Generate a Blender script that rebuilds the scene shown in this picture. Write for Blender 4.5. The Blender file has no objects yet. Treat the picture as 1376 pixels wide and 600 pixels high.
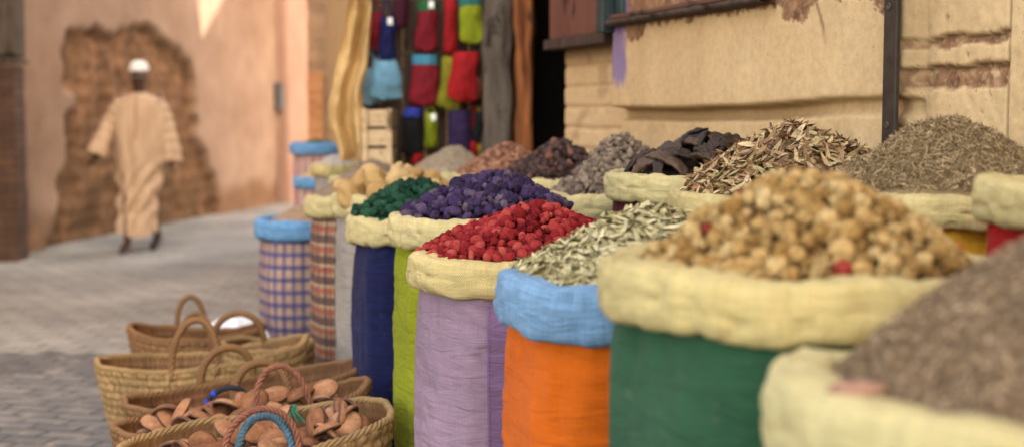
import bpy, math, random
import numpy as np
from mathutils import Vector, Matrix, noise as mnoise

PI = math.pi
rnd = random.Random(7)
sc = bpy.context.scene
col = sc.collection

# ------------------------------------------------------------------ camera
CAM = Vector((0, 0, 1.30))
FPX = 1890.0                      # focal length in photo pixels (photo 1376 x 600)
PITCH = math.atan(150.0 / FPX)
cp, sp = math.cos(PITCH), math.sin(PITCH)
cam = bpy.data.cameras.new('camera')
camo = bpy.data.objects.new('camera', cam)
col.objects.link(camo)
camo.location = CAM
camo.rotation_euler = (PI / 2 - PITCH, 0, 0)
cam.sensor_width = 36.0
cam.lens = 36.0 * FPX / 1376.0
cam.clip_end = 500
cam.dof.use_dof = True
cam.dof.focus_distance = 3.40
cam.dof.aperture_fstop = 2.1
cam.dof.aperture_blades = 0
sc.camera = camo

def ray(px, py):
    u = (px - 688.0) / FPX
    v = (300.0 - py) / FPX
    return Vector((u, cp + v * sp, -sp + v * cp))
def at(px, py, Y):                # point seen at a photo pixel at depth Y
    d = ray(px, py)
    return CAM + d * (Y / d.y)
def ground_at(px, py, h=0.0):
    d = ray(px, py)
    return CAM + d * ((h - CAM.z) / d.z)
def proj(p):
    q = Vector(p) - CAM
    z = q.y * cp - q.z * sp
    y = q.y * sp + q.z * cp
    return 688 + FPX * q.x / z, 300 - FPX * y / z

# ------------------------------------------------------------------ helpers
def smooth(a, b, x):
    if a == b: return 0.0 if x < a else 1.0
    t = min(1, max(0, (x - a) / (b - a)))
    return t * t * (3 - 2 * t)
def nz(x, y, z=0.0):
    return mnoise.noise(Vector((x, y, z)))
def fbm(x, y, z=0.0, o=4):
    s, a, f = 0, 1, 1
    for _ in range(o):
        s += a * mnoise.noise(Vector((x * f, y * f, z * f))); a *= .5; f *= 2.03
    return s

def wloc(o):
    v = Vector((0, 0, 0))
    while o is not None:
        v += o.location; o = o.parent
    return v

def mesh_obj(name, verts, faces, m, parent=None, uvs=None, smoothf=True, loc=None, colors=None, fuv=None):
    off = wloc(parent) if parent is not None else (Vector(loc) if loc is not None else Vector((0, 0, 0)))
    va = np.asarray(verts, dtype=np.float64).reshape(-1, 3) - np.array(off)
    me = bpy.data.meshes.new(name)
    me.from_pydata(va.tolist(), [], faces)
    if m is not None: me.materials.append(m)
    me.polygons.foreach_set('use_smooth', [smoothf] * len(me.polygons))
    if uvs is not None:
        ul = me.uv_layers.new(name='UVMap')
        li = np.zeros(len(me.loops), dtype=np.int32); me.loops.foreach_get('vertex_index', li)
        ul.data.foreach_set('uv', np.asarray(uvs, dtype=np.float32)[li].ravel())
    if colors is not None:
        ca = me.color_attributes.new(name='mask', type='FLOAT_COLOR', domain='POINT')
        ca.data.foreach_set('color', np.asarray(colors, dtype=np.float32).ravel())
    me.update()
    o = bpy.data.objects.new(name, me); col.objects.link(o)
    if parent is not None: o.parent = parent
    elif loc is not None: o.location = loc
    return o

def tag(o, label=None, cat=None, group=None, kind=None):
    if label: o['label'] = label
    if cat: o['category'] = cat
    if group: o['group'] = group
    if kind: o['kind'] = kind
    return o
def empty(name, loc, label=None, cat=None, group=None):
    o = bpy.data.objects.new(name, None); col.objects.link(o)
    o.location = loc; o.empty_display_size = .1
    return tag(o, label, cat, group)

class MB:
    def __init__(s): s.v = []; s.f = []; s.uv = []
    def add(s, v, f, uv=None):
        n = len(s.v)
        s.v += [tuple(p) for p in v]
        s.f += [tuple(i + n for i in q) for q in f]
        s.uv += list(uv) if uv is not None else [(0, 0)] * len(v)
    def grid(s, nu, nv, fn, cu=False, cv=False, flip=False, uvfn=None):
        v = []; uv = []
        for j in range(nv):
            for i in range(nu):
                v.append(fn(i, j)); uv.append(uvfn(i, j) if uvfn else (i / max(1, nu - 1), j / max(1, nv - 1)))
        f = []
        for j in range(nv if cv else nv - 1):
            for i in range(nu if cu else nu - 1):
                a = j * nu + i; b = j * nu + (i + 1) % nu
                c = ((j + 1) % nv) * nu + (i + 1) % nu; d = ((j + 1) % nv) * nu + i
                f.append((a, d, c, b) if flip else (a, b, c, d))
        s.add(v, f, uv)
    def fan(s, pts, flip=False):
        s.add(pts, [tuple(range(len(pts)))[::-1] if flip else tuple(range(len(pts)))])
    def box(s, c, d, rz=0.0, bev=0.006, M=None):
        # bevelled box centred at c with sizes d
        hx, hy, hz = d[0] / 2, d[1] / 2, d[2] / 2
        b = min(bev, hx * .45, hy * .45, hz * .45)
        V = []; idx = {}
        for sx in (-1, 1):
            for sy in (-1, 1):
                for sz in (-1, 1):
                    for ax in range(3):
                        p = [sx * (hx - b), sy * (hy - b), sz * (hz - b)]
                        p[ax] += (sx, sy, sz)[ax] * b
                        idx[(sx, sy, sz, ax)] = len(V); V.append(Vector(p))
        F = []
        for ax in range(3):
            o = [k for k in range(3) if k != ax]
            for sg in (-1, 1):
                q = []
                for a, b2 in ((-1, -1), (1, -1), (1, 1), (-1, 1)):
                    k = [0, 0, 0]; k[ax] = sg; k[o[0]] = a; k[o[1]] = b2
                    q.append(idx[(k[0], k[1], k[2], ax)])
                F.append(q)
        for ax in range(3):       # edges along ax
            o = [k for k in range(3) if k != ax]
            for a in (-1, 1):
                for b2 in (-1, 1):
                    k0 = [0, 0, 0]; k0[o[0]] = a; k0[o[1]] = b2
                    k1 = list(k0); k0[ax] = -1; k1[ax] = 1
                    F.append([idx[(*k0, o[0])], idx[(*k1, o[0])], idx[(*k1, o[1])], idx[(*k0, o[1])]])
        for sx in (-1, 1):
            for sy in (-1, 1):
                for sz in (-1, 1):
                    F.append([idx[(sx, sy, sz, 0)], idx[(sx, sy, sz, 1)], idx[(sx, sy, sz, 2)]])
        # orient outwards
        G = []
        for q in F:
            n = (V[q[1]] - V[q[0]]).cross(V[q[2]] - V[q[0]])
            ctr = sum((V[i] for i in q), Vector((0, 0, 0)))
            G.append(q if n.dot(ctr) > 0 else q[::-1])
        R = Matrix.Rotation(rz, 3, 'Z') if M is None else M
        s.add([Vector(c) + R @ p for p in V], G)
    def tube(s, path, r, n=8, closed=False, rfn=None, cap=True):
        P = [Vector(p) for p in path]; L = len(P)
        T = []
        for i in range(L):
            a = P[(i - 1) % L] if (closed or i > 0) else P[i]
            b = P[(i + 1) % L] if (closed or i < L - 1) else P[i]
            T.append((b - a).normalized())
        up = Vector((0, 0, 1)) if abs(T[0].z) < .9 else Vector((1, 0, 0))
        N = (up - T[0] * up.dot(T[0])).normalized()
        rings = []
        for i in range(L):
            N = (N - T[i] * N.dot(T[i])).normalized()
            B = T[i].cross(N)
            rr = rfn(i / (L - 1)) if rfn else r
            rings.append([P[i] + (N * math.cos(2 * PI * k / n) + B * math.sin(2 * PI * k / n)) * rr for k in range(n)])
        s.grid(n, L, lambda i, j: rings[j][i], cu=True, cv=closed)
        if cap and not closed:
            s.fan(rings[0], True); s.fan(rings[-1])
    def rope(s, path, r, strands=3, turns=12, n=7):
        P = [Vector(p) for p in path]; L = len(P)
        for k in range(strands):
            Q = []
            N = None
            for i in range(L):
                a = P[max(0, i - 1)]; b = P[min(L - 1, i + 1)]
                t = (b - a).normalized()
                if N is None:
                    up = Vector((0, 1, 0)) if abs(t.y) < .9 else Vector((1, 0, 0))
                    N = up
                N = (N - t * N.dot(t)).normalized()
                B = t.cross(N)
                an = 2 * PI * (k / strands + turns * i / (L - 1))
                Q.append(P[i] + (N * math.cos(an) + B * math.sin(an)) * r * .55)
            s.tube(Q, r * .52, n)
    def build(s, name, m, parent=None, smoothf=True, loc=None, uv=False):
        return mesh_obj(name, s.v, s.f, m, parent, s.uv if uv else None, smoothf, loc)

# ------------------------------------------------------------------ materials
def NM(name):
    m = bpy.data.materials.new(name); m.use_nodes = True
    nt = m.node_tree
    b = nt.nodes['Principled BSDF']
    return m, nt, b
def ND(nt, t, **kw):
    n = nt.nodes.new(t)
    for k, v in kw.items(): setattr(n, k, v)
    return n
def LK(nt, a, b): nt.links.new(a, b)
def VAL(nt, sock, v):
    if hasattr(v, 'is_linked') or isinstance(v, bpy.types.NodeSocket): nt.links.new(v, sock)
    else:
        if isinstance(v, (tuple, list)) and len(v) == 3 and sock.type == 'RGBA': v = (*v, 1)
        sock.default_value = v
def MIX(nt, fac, a, b, blend='MIX'):
    n = nt.nodes.new('ShaderNodeMix'); n.data_type = 'RGBA'; n.blend_type = blend
    VAL(nt, n.inputs[0], fac); VAL(nt, n.inputs[6], a); VAL(nt, n.inputs[7], b)
    return n.outputs[2]
def MATH(nt, op, a, b=0.0, c=0.0):
    n = nt.nodes.new('ShaderNodeMath'); n.operation = op
    VAL(nt, n.inputs[0], a); VAL(nt, n.inputs[1], b); VAL(nt, n.inputs[2], c)
    return n.outputs[0]
def RAMP(nt, fac, stops, interp='LINEAR'):
    n = nt.nodes.new('ShaderNodeValToRGB'); n.color_ramp.interpolation = interp
    e = n.color_ramp.elements
    while len(e) < len(stops): e.new(0.5)
    for k, (p, c) in enumerate(stops):
        e[k].position = p
        e[k].color = (*c, 1) if isinstance(c, (tuple, list)) else (c, c, c, 1)
    VAL(nt, n.inputs[0], fac)
    return n.outputs[0]
def NOISE(nt, vec, scale, detail=4, rough=.55, out=0, dist=0.0):
    n = nt.nodes.new('ShaderNodeTexNoise')
    n.inputs['Scale'].default_value = scale; n.inputs['Detail'].default_value = detail
    n.inputs['Roughness'].default_value = rough; n.inputs['Distortion'].default_value = dist
    if vec is not None: nt.links.new(vec, n.inputs['Vector'])
    return n.outputs[out]
def MAPV(nt, vec, scale=(1, 1, 1), rot=(0, 0, 0), loc=(0, 0, 0)):
    n = nt.nodes.new('ShaderNodeMapping')
    n.inputs['Scale'].default_value = scale; n.inputs['Rotation'].default_value = rot; n.inputs['Location'].default_value = loc
    nt.links.new(vec, n.inputs['Vector']); return n.outputs[0]
def BUMP(nt, h, strength, dist, normal=None):
    n = nt.nodes.new('ShaderNodeBump'); n.inputs['Strength'].default_value = strength; n.inputs['Distance'].default_value = dist
    nt.links.new(h, n.inputs['Height'])
    if normal is not None: nt.links.new(normal, n.inputs['Normal'])
    return n.outputs[0]
def TC(nt, w='Object'): return nt.nodes.new('ShaderNodeTexCoord').outputs[w]
def RND(nt):
    a = nt.nodes.new('ShaderNodeObjectInfo').outputs['Random']
    b = nt.nodes.new('ShaderNodeNewGeometry').outputs['Random Per Island']
    return MATH(nt, 'FRACT', MATH(nt, 'ADD', a, b))

def surf(name, stops, scale=8, detail=5, rough=.85, bump=.3, bscale=60, bdist=.003, coords='Object', stretch=(1, 1, 1), spec=.3, noise_rough=.6):
    m, nt, b = NM(name)
    v = MAPV(nt, TC(nt, coords), stretch)
    c = RAMP(nt, NOISE(nt, v, scale, detail, noise_rough), stops)
    LK(nt, c, b.inputs['Base Color'])
    b.inputs['Roughness'].default_value = rough; b.inputs['Specular IOR Level'].default_value = spec
    if bump: LK(nt, BUMP(nt, NOISE(nt, v, bscale, 5, .6), bump, bdist), b.inputs['Normal'])
    return m

def pieces(name, stops, nscale=60, namt=.45, rough=.7, bump=.3, bscale=120, bdist=.002, spec=.3):
    # material of heaped small pieces: each piece its own tone, mottled
    m, nt, b = NM(name)
    r = RND(nt)
    tc = TC(nt, 'Object')
    c = RAMP(nt, r, stops)
    n = NOISE(nt, tc, nscale, 4, .65)
    d = RAMP(nt, n, [(.3, 1 - namt), (.7, 1.0 + .1)])
    c = MIX(nt, 1.0, c, d, 'MULTIPLY')
    LK(nt, c, b.inputs['Base Color']); b.inputs['Roughness'].default_value = rough
    b.inputs['Specular IOR Level'].default_value = spec
    if bump: LK(nt, BUMP(nt, NOISE(nt, tc, bscale, 4, .6), bump, bdist), b.inputs['Normal'])
    return m

def fabric(name, colr, var=.16, wb=.0012, wstr=.25, rough=.9, period=.0026, plaid=None, slub=.1, sheen=.04, pleat=0.0):
    m, nt, b = NM(name)
    uv = TC(nt, 'UV'); ob = TC(nt, 'Object')
    base = colr
    if plaid: base = plaid(nt, uv)
    n1 = NOISE(nt, ob, 3.5, 5, .6)
    c = MIX(nt, 1.0, base, RAMP(nt, n1, [(.3, 1 - 1.5 * var), (.7, 1 + var * .9)]), 'MULTIPLY')
    # slub: threads of uneven tone along both directions
    s1 = NOISE(nt, MAPV(nt, uv, (14, 260, 1)), 1.0, 3, .6)
    s2 = NOISE(nt, MAPV(nt, uv, (260, 14, 1)), 1.0, 3, .6)
    sl = MATH(nt, 'MULTIPLY', MATH(nt, 'ADD', s1, s2), .5)
    c = MIX(nt, 1.0, c, RAMP(nt, sl, [(.3, 1 - slub), (.7, 1 + slub)]), 'MULTIPLY')
    # dust and small spots
    sp_ = NOISE(nt, ob, 22, 3, .7)
    c = MIX(nt, RAMP(nt, sp_, [(.62, 0.0), (.8, .10)]), c, (.45, .36, .26))
    sx = ND(nt, 'ShaderNodeSeparateXYZ'); LK(nt, uv, sx.inputs[0])
    wx = MATH(nt, 'SINE', MATH(nt, 'MULTIPLY', sx.outputs[0], 2 * PI / period))
    wy = MATH(nt, 'SINE', MATH(nt, 'MULTIPLY', sx.outputs[1], 2 * PI / period))
    w = MATH(nt, 'ADD', MATH(nt, 'MULTIPLY', MATH(nt, 'MULTIPLY', wx, wy), .5), .5)
    c = MIX(nt, 1.0, c, RAMP(nt, w, [(0, 1 - wstr), (1, 1.0)]), 'MULTIPLY')
    LK(nt, c, b.inputs['Base Color'])
    b.inputs['Roughness'].default_value = rough
    b.inputs['Specular IOR Level'].default_value = .2
    b.inputs['Sheen Weight'].default_value = sheen
    b.inputs['Sheen Roughness'].default_value = .5
    bn = BUMP(nt, w, .5, wb)
    cr = NOISE(nt, MAPV(nt, uv, (7, 30, 1)), 1.0, 5, .6, dist=.8)
    bn = BUMP(nt, cr, .9, .012, bn)
    if pleat:
        pl = NOISE(nt, MAPV(nt, uv, (55, 7, 1)), 1.0, 4, .6, dist=.6)
        bn = BUMP(nt, pl, pleat, .008, bn)
    LK(nt, bn, b.inputs['Normal'])
    return m

def stripe(nt, x, period, lo, hi, off=0.0):
    f = MATH(nt, 'FRACT', MATH(nt, 'ADD', MATH(nt, 'DIVIDE', x, period), off))
    a = MATH(nt, 'GREATER_THAN', f, lo); b = MATH(nt, 'LESS_THAN', f, hi)
    return MATH(nt, 'MULTIPLY', a, b)
def plaid_blue(nt, uv):
    s = ND(nt, 'ShaderNodeSeparateXYZ'); LK(nt, uv, s.inputs[0]); x, y = s.outputs[0], s.outputs[1]
    c = (.46, .31, .225)
    for ax, per in ((x, .042), (y, .058)):
        c = MIX(nt, MATH(nt, 'MULTIPLY', stripe(nt, ax, per, .0, .40), .62), c, (.05, .06, .21))
        c = MIX(nt, MATH(nt, 'MULTIPLY', stripe(nt, ax, per, .10, .2), .75), c, (.03, .05, .24))
        c = MIX(nt, MATH(nt, 'MULTIPLY', stripe(nt, ax, per, .5, .56), .5), c, (.50, .30, .25))
    return c
def plaid_red(nt, uv):
    s = ND(nt, 'ShaderNodeSeparateXYZ'); LK(nt, uv, s.inputs[0]); x, y = s.outputs[0], s.outputs[1]
    c = (.36, .245, .15)
    for ax, per in ((x, .050), (y, .085)):
        c = MIX(nt, MATH(nt, 'MULTIPLY', stripe(nt, ax, per, .0, .36), .70), c, (.06, .035, .05))
        c = MIX(nt, MATH(nt, 'MULTIPLY', stripe(nt, ax, per, .55, .78), .55), c, (.36, .05, .045))
        c = MIX(nt, MATH(nt, 'MULTIPLY', stripe(nt, ax, per, .86, .94), .5), c, (.62, .48, .33))
    return c
def pink_stripes(nt, uv):
    s = ND(nt, 'ShaderNodeSeparateXYZ'); LK(nt, uv, s.inputs[0]); x = s.outputs[0]
    c = (.62, .50, .45)
    c = MIX(nt, stripe(nt, x, .055, .0, .45), c, (.50, .20, .18))
    return MIX(nt, stripe(nt, x, .055, .55, .68), c, (.30, .16, .22))

RIM_CREAM = fabric('cream_burlap', (.64, .51, .235), wb=.003, var=.2, wstr=.42, period=.0056, slub=.2, pleat=.55)
RIM_PALE = fabric('pale_cream_burlap', (.62, .52, .265), wb=.003, var=.18, wstr=.38, period=.0056, slub=.2, pleat=.5)
RIM_BLUE = fabric('light_blue_burlap', (.19, .34, .56), wb=.003, var=.22, wstr=.45, period=.0060, slub=.34, pleat=.5)
RIM_BLUE2 = fabric('sky_blue_burlap', (.16, .36, .66), var=.2, wstr=.4, period=.006, slub=.3, pleat=.5)
CL = {
 'green': fabric('green_cotton', (.026, .092, .046), var=.22),
 'orange': fabric('orange_cotton', (.66, .125, .003), var=.14),
 'lilac': fabric('lilac_cotton', (.31, .21, .30), var=.12, slub=.14),
 'violet': fabric('violet_cotton', (.24, .145, .29), var=.12, slub=.14),
 'lime': fabric('lime_cotton', (.26, .295, .004), var=.16),
 'navy': fabric('navy_cotton', (.008, .011, .070), var=.25),
 'grey': fabric('grey_cotton', (.36, .32, .30), var=.15),
 'plaid_red': fabric('red_plaid_cotton', (1, 1, 1), plaid=plaid_red, var=.12),
 'plaid_blue': fabric('blue_plaid_cotton', (1, 1, 1), plaid=plaid_blue, var=.12),
 'pink': fabric('pink_striped_cotton', (1, 1, 1), plaid=pink_stripes, var=.1),
 'burgundy': fabric('burgundy_cotton', (.10, .014, .035), var=.2),
 'yellow': fabric('yellow_cotton', (.70, .38, .03), var=.15),
 'red': fabric('red_cotton', (.50, .012, .014), var=.15),
 'tan': fabric('tan_cotton', (.42, .32, .20), var=.15),
}

# ------------------------------------------------------------------ world and sun
SUN_H = Vector((.62, -.50, 0)).normalized()
SUN_EL = math.radians(41)
SUN = Vector((SUN_H.x * math.cos(SUN_EL), SUN_H.y * math.cos(SUN_EL), math.sin(SUN_EL)))
w = bpy.data.worlds.new('World'); sc.world = w; w.use_nodes = True
nt = w.node_tree
bg = nt.nodes['Background']
sky = nt.nodes.new('ShaderNodeTexSky'); sky.sky_type = 'NISHITA'; sky.sun_disc = False
sky.sun_elevation = SUN_EL
sky.sun_rotation = math.atan2(SUN.x, SUN.y)
sky.dust_density = 2.5; sky.air_density = 1.0; sky.ozone_density = 1.0
wm = MIX(nt, 1.0, sky.outputs[0], (1.24, 1.0, .70), 'MULTIPLY')     # white balance for open shade
LK(nt, wm, bg.inputs['Color'])
bg.inputs['Strength'].default_value = 1.13
sl = bpy.data.lights.new('sun', 'SUN'); sl.energy = 17.0; sl.angle = math.radians(.5); sl.color = (1.0, .93, .80)
so = bpy.data.objects.new('sun', sl); col.objects.link(so)
so.rotation_euler = SUN.to_track_quat('Z', 'Y').to_euler()
so.location = (8, -8, 12)

sc.view_settings.view_transform = 'Standard'; sc.view_settings.look = 'None'
sc.view_settings.exposure = 0; sc.view_settings.gamma = 1
sc.render.engine = 'CYCLES'
sc.cycles.use_denoising = True
sc.cycles.max_bounces = 7; sc.cycles.diffuse_bounces = 3
sc.cycles.caustics_reflective = False; sc.cycles.caustics_refractive = False

# ------------------------------------------------------------------ ground
def paving(name, c1, c2, mort, bw, bh, rot, rough=.75):
    m, nt, b = NM(name)
    v = MAPV(nt, TC(nt, 'Object'), (1, 1, 1), (0, 0, rot))
    dis = NOISE(nt, v, 3.5, 4, .65, 1)
    n = nt.nodes.new('ShaderNodeVectorMath'); n.operation = 'SCALE'; LK(nt, dis, n.inputs[0]); n.inputs['Scale'].default_value = .09
    n2 = nt.nodes.new('ShaderNodeVectorMath'); n2.operation = 'ADD'; LK(nt, v, n2.inputs[0]); LK(nt, n.outputs[0], n2.inputs[1])
    br = nt.nodes.new('ShaderNodeTexBrick')
    LK(nt, n2.outputs[0], br.inputs['Vector'])
    br.inputs['Scale'].default_value = 1; br.inputs['Brick Width'].default_value = bw; br.inputs['Row Height'].default_value = bh
    br.inputs['Mortar Size'].default_value = .014; br.inputs['Mortar Smooth'].default_value = .7
    br.inputs['Color1'].default_value = (*c1, 1); br.inputs['Color2'].default_value = (*c2, 1); br.inputs['Mortar'].default_value = (*mort, 1)
    big = NOISE(nt, v, .9, 5, .6)
    c = MIX(nt, 1, br.outputs['Color'], RAMP(nt, big, [(.3, .62), (.7, 1.25)]), 'MULTIPLY')
    fine = NOISE(nt, v, 24, 5, .7)
    c = MIX(nt, 1, c, RAMP(nt, fine, [(.3, .72), (.72, 1.2)]), 'MULTIPLY')
    # pale straw litter and dust patches
    dust = NOISE(nt, v, 7, 6, .75)
    c = MIX(nt, RAMP(nt, dust, [(.54, 0.), (.68, .7)]), c, (.40, .355, .28))
    LK(nt, c, b.inputs['Base Color'])
    LK(nt, RAMP(nt, fine, [(.3, rough - .18), (.7, rough + .1)]), b.inputs['Roughness'])
    h = MATH(nt, 'ADD', MATH(nt, 'MULTIPLY', br.outputs['Fac'], -1.0), MATH(nt, 'MULTIPLY', fine, .6))
    LK(nt, BUMP(nt, h, .7, .012), b.inputs['Normal'])
    return m
PAVE = paving('grey_setts', (.12, .125, .135), (.20, .199, .198), (.075, .073, .07), .21, .11, .22)
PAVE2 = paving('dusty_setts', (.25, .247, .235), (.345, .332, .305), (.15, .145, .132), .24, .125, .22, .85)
g = MB(); g.add([(-60, -40, 0), (60, -40, 0), (60, 90, 0), (-60, 90, 0)], [(0, 1, 2, 3)])
tag(g.build('ground', PAVE), kind='structure')
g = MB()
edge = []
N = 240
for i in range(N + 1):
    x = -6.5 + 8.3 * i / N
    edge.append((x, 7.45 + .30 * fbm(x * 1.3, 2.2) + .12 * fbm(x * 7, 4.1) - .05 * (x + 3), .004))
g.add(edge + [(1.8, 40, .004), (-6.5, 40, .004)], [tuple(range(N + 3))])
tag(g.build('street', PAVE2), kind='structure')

# ------------------------------------------------------------------ right facade
WD = Vector((-.32, 1, 0)).normalized()       # along the right wall, away from the camera
WN = Vector((-WD.y, WD.x, 0)) * 1.0           # towards the street
WK = WD.y
W0 = Vector((2.2, 0, 0))
def wp(s, h, d=0.0): return W0 + WD * s + WN * d + Vector((0, 0, h))
def wall_hit(px, py, d0=0.0):
    d = ray(px, py); o = W0 + WN * d0
    t = (o - CAM).dot(WN) / d.dot(WN)
    p = CAM + d * t
    return (p - W0).dot(WD), p.z
S_END, H_TOP = 12.5 / WK, 8.6
s_sec = wall_hit(822, 150, .046)[0]        # left end of the thick plaster
s_door0 = wall_hit(752, 150)[0]
s_door1 = 7.02 / WK
s_pole = wall_hit(1194, 110, .05)[0]
s_r0, s_r1 = wall_hit(1345, 100)[0], wall_hit(1222, 100)[0]
s_line = wall_hit(1347, 100)[0]
crease = [wall_hit(820, 146, .046), wall_hit(900, 147, .046), wall_hit(1000, 143, .046), wall_hit(1100, 135, .046), wall_hit(1180, 131, .046)]
crease.sort()
sill_h = wall_hit(900, 26, .046)[1]
def crease_h(s):
    return float(np.interp(s, [c[0] for c in crease], [c[1] for c in crease])) + .003 * nz(s * 3, 1.7) + .002 * nz(s * 30, 1.2)
bands = [(wall_hit(1280, 47)[1], wall_hit(1280, 61)[1], .0), (wall_hit(1280, 86)[1], wall_hit(1280, 119)[1], .3), (wall_hit(1235, 166)[1], wall_hit(1235, 192)[1], .6)]
chips = [(wall_hit(1032, 2)[0], .06, .055), (wall_hit(1012, 5)[0], .06, .06), (wall_hit(964, 16)[0], .05, .10), (wall_hit(926, 28)[0], .055, .08), (wall_hit(905, 30)[0], .03, .045), (wall_hit(880, 36)[0], .05, .03)]
sp0, sp1 = wall_hit(816, 80, .046)[0], wall_hit(843, 80, .046)[0]
pa_lo, pa_hi = wall_hit(828, 118)[1], wall_hit(828, 30)[1]
def wall_feature(s, h):
    d = .003 * fbm(s * 2.1, h * 2.1, 3, 3) + .0013 * fbm(s * 16, h * 16, 5, 3)
    wear = paint = stain_shade = 0.0
    if s_pole - .06 < s < s_sec + .12:                 # thick plaster with an undercut ledge
        sec = smooth(s_sec + .03 + .02 * nz(h * 9, 2), s_sec, s)
        hc = crease_h(s)
        fade = .45 + .55 * smooth(s_pole + .1, s_pole + .8, s)
        ov = smooth(hc - .012, hc + .012, h)
        d += sec * (.012 + ov * (.036 * fade))
        if h < hc: stain_shade = max(stain_shade, .55 * math.exp(-((hc - h) / .02) ** 2) * fade * sec)  # soft shade below the ledge, painted into the colour
        if sill_h - .12 < h < sill_h + .2:
            depth = .010 + .05 * smooth(.22, .6, fbm(s * 4.2 + 1.7, 5.5, 0, 2)) + .020 * fbm(s * 24, h * 24, 9, 4) + .012 * fbm(s * 70, h * 70, 3, 2)
            mk = smooth(sill_h - depth - .003, sill_h - depth + .003, h)
            wear = max(wear, mk); d -= .004 * mk
        cx = wall_hit_crack(h)                          # dark crack right of the sill
        stain_shade = max(stain_shade, .75 * smooth(.012, .002, abs(s - cx)) * smooth(1.46, 1.56, h))
        stain_shade = max(stain_shade, .16 * smooth(.35, .9, fbm(s * 3, h * 1.5, 8) + .2))
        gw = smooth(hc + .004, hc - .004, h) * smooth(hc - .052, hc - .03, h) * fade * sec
        d -= .042 * gw; stain_shade = max(stain_shade, .30 * gw)  # groove colour darkened too, standing in for its shade
    if s >= s_sec - .02:
        q = smooth(s_sec - .01, s_sec + .03, s)
        ch = .088
        f = (h / ch + .06 * nz(s * 3, h)) % 1.0
        crs = smooth(0, .16, f) * smooth(1, .84, f)
        low = .4 + .6 * smooth(0.0, .3, nz(s * 3, math.floor(h / ch) * 3.7) + .2)
        d += q * (-.035 + .008 * crs + .003 * fbm(s * 9, h * 9))
        wear = max(wear, q * (1 - crs) * .35 * low, q * smooth(.25, .55, fbm(s * 5, h * 7, 4)) * .4)
        if h > sill_h - .14: stain_shade = max(stain_shade, q * .8 * smooth(sill_h - .16, sill_h - .05, h))
    if sp1 - .02 < s < sp0 + .02 and h < pa_hi + .2:
        e = .02 * nz(h * 14, s * 3)
        paint = smooth(sp1 - .01 + e, sp1 + .02 + e, s) * smooth(sp0 + .012 + e, sp0 - .015 + e, s)
        paint *= smooth(pa_lo - .015 + .05 * nz(s * 45, 3), pa_lo + .04 + .05 * nz(s * 45, 3), h)
        paint *= .5 + .3 * smooth(-.3, .25, fbm(s * 14, h * 3, 6)) 
    if s < s_pole + .02:                                # right of the pole
        q = smooth(s_pole - .02, s_pole - .06, s)
        d += -.018 * q + .002 * q * fbm(s * 30, h * 30, 2)
        stain_shade = max(stain_shade, .35 * smooth(s_pole - .13, s_pole - .05, s))  # darker strip beside the pole
        inb = smooth(s_r0 - .008, s_r0 + .008, s) * smooth(s_r1 + .015, s_r1 - .015, s)
        for k, (b1, b0, sd) in enumerate(bands):
            r0 = b0 + .010 * fbm(s * 9, sd * 7 + 1, 2) + .0025 * fbm(s * 40, 1.0, 5) - .02 * (s - s_r0)
            r1 = b1 + .009 * fbm(s * 8, sd * 9 + 4, 2) + .0025 * fbm(s * 45, 2.0, 7) + .003 - .02 * (s - s_r0)
            lim = inb if k < 2 else smooth(s_r0 + .14, s_r0 + .18, s)
            mk = smooth(r0 - .003, r0 + .006, h) * smooth(r1 + .003, r1 - .003, h) * lim
            rough_ = .5 + .7 * fbm(s * 60, h * 60, 8)
            d -= mk * (.004 + .007 * max(0, rough_) + .010 * smooth(r0, r1, h) ** 2)
            wear = max(wear, mk * smooth(-.3, .25, fbm(s * 12, h * 30, 2 + k) + .35))
            stain_shade = max(stain_shade, .7 * mk * smooth(r1 - .016, r1 - .002, h))  # darker line along the top of each band
        d -= .006 * smooth(.004, .001, abs(s - s_line)); stain_shade = max(stain_shade, .6 * smooth(.005, .001, abs(s - s_line)))
        pit = fbm(s * 40, h * 40, 7)
        if .15 < s - s_r0 < .4 or True:
            pm = smooth(.55, .8, pit) * smooth(-.1, .3, fbm(s * 4, h * 4, 3))
            d -= .005 * pm; stain_shade = max(stain_shade, .5 * pm)
    if h < .5: wear = max(wear, .4 * smooth(.5, .1, h + .2 * fbm(s * 3, h * 3)))
    return d, wear, paint, stain_shade
_ck = [wall_hit(1110, 0), wall_hit(1117, 20), wall_hit(1122, 45)]
def wall_hit_crack(h):
    return float(np.interp(-h, [-_ck[0][1], -_ck[1][1], -_ck[2][1]], [_ck[0][0], _ck[1][0], _ck[2][0]])) + .006 * nz(h * 30, 1)

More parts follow.
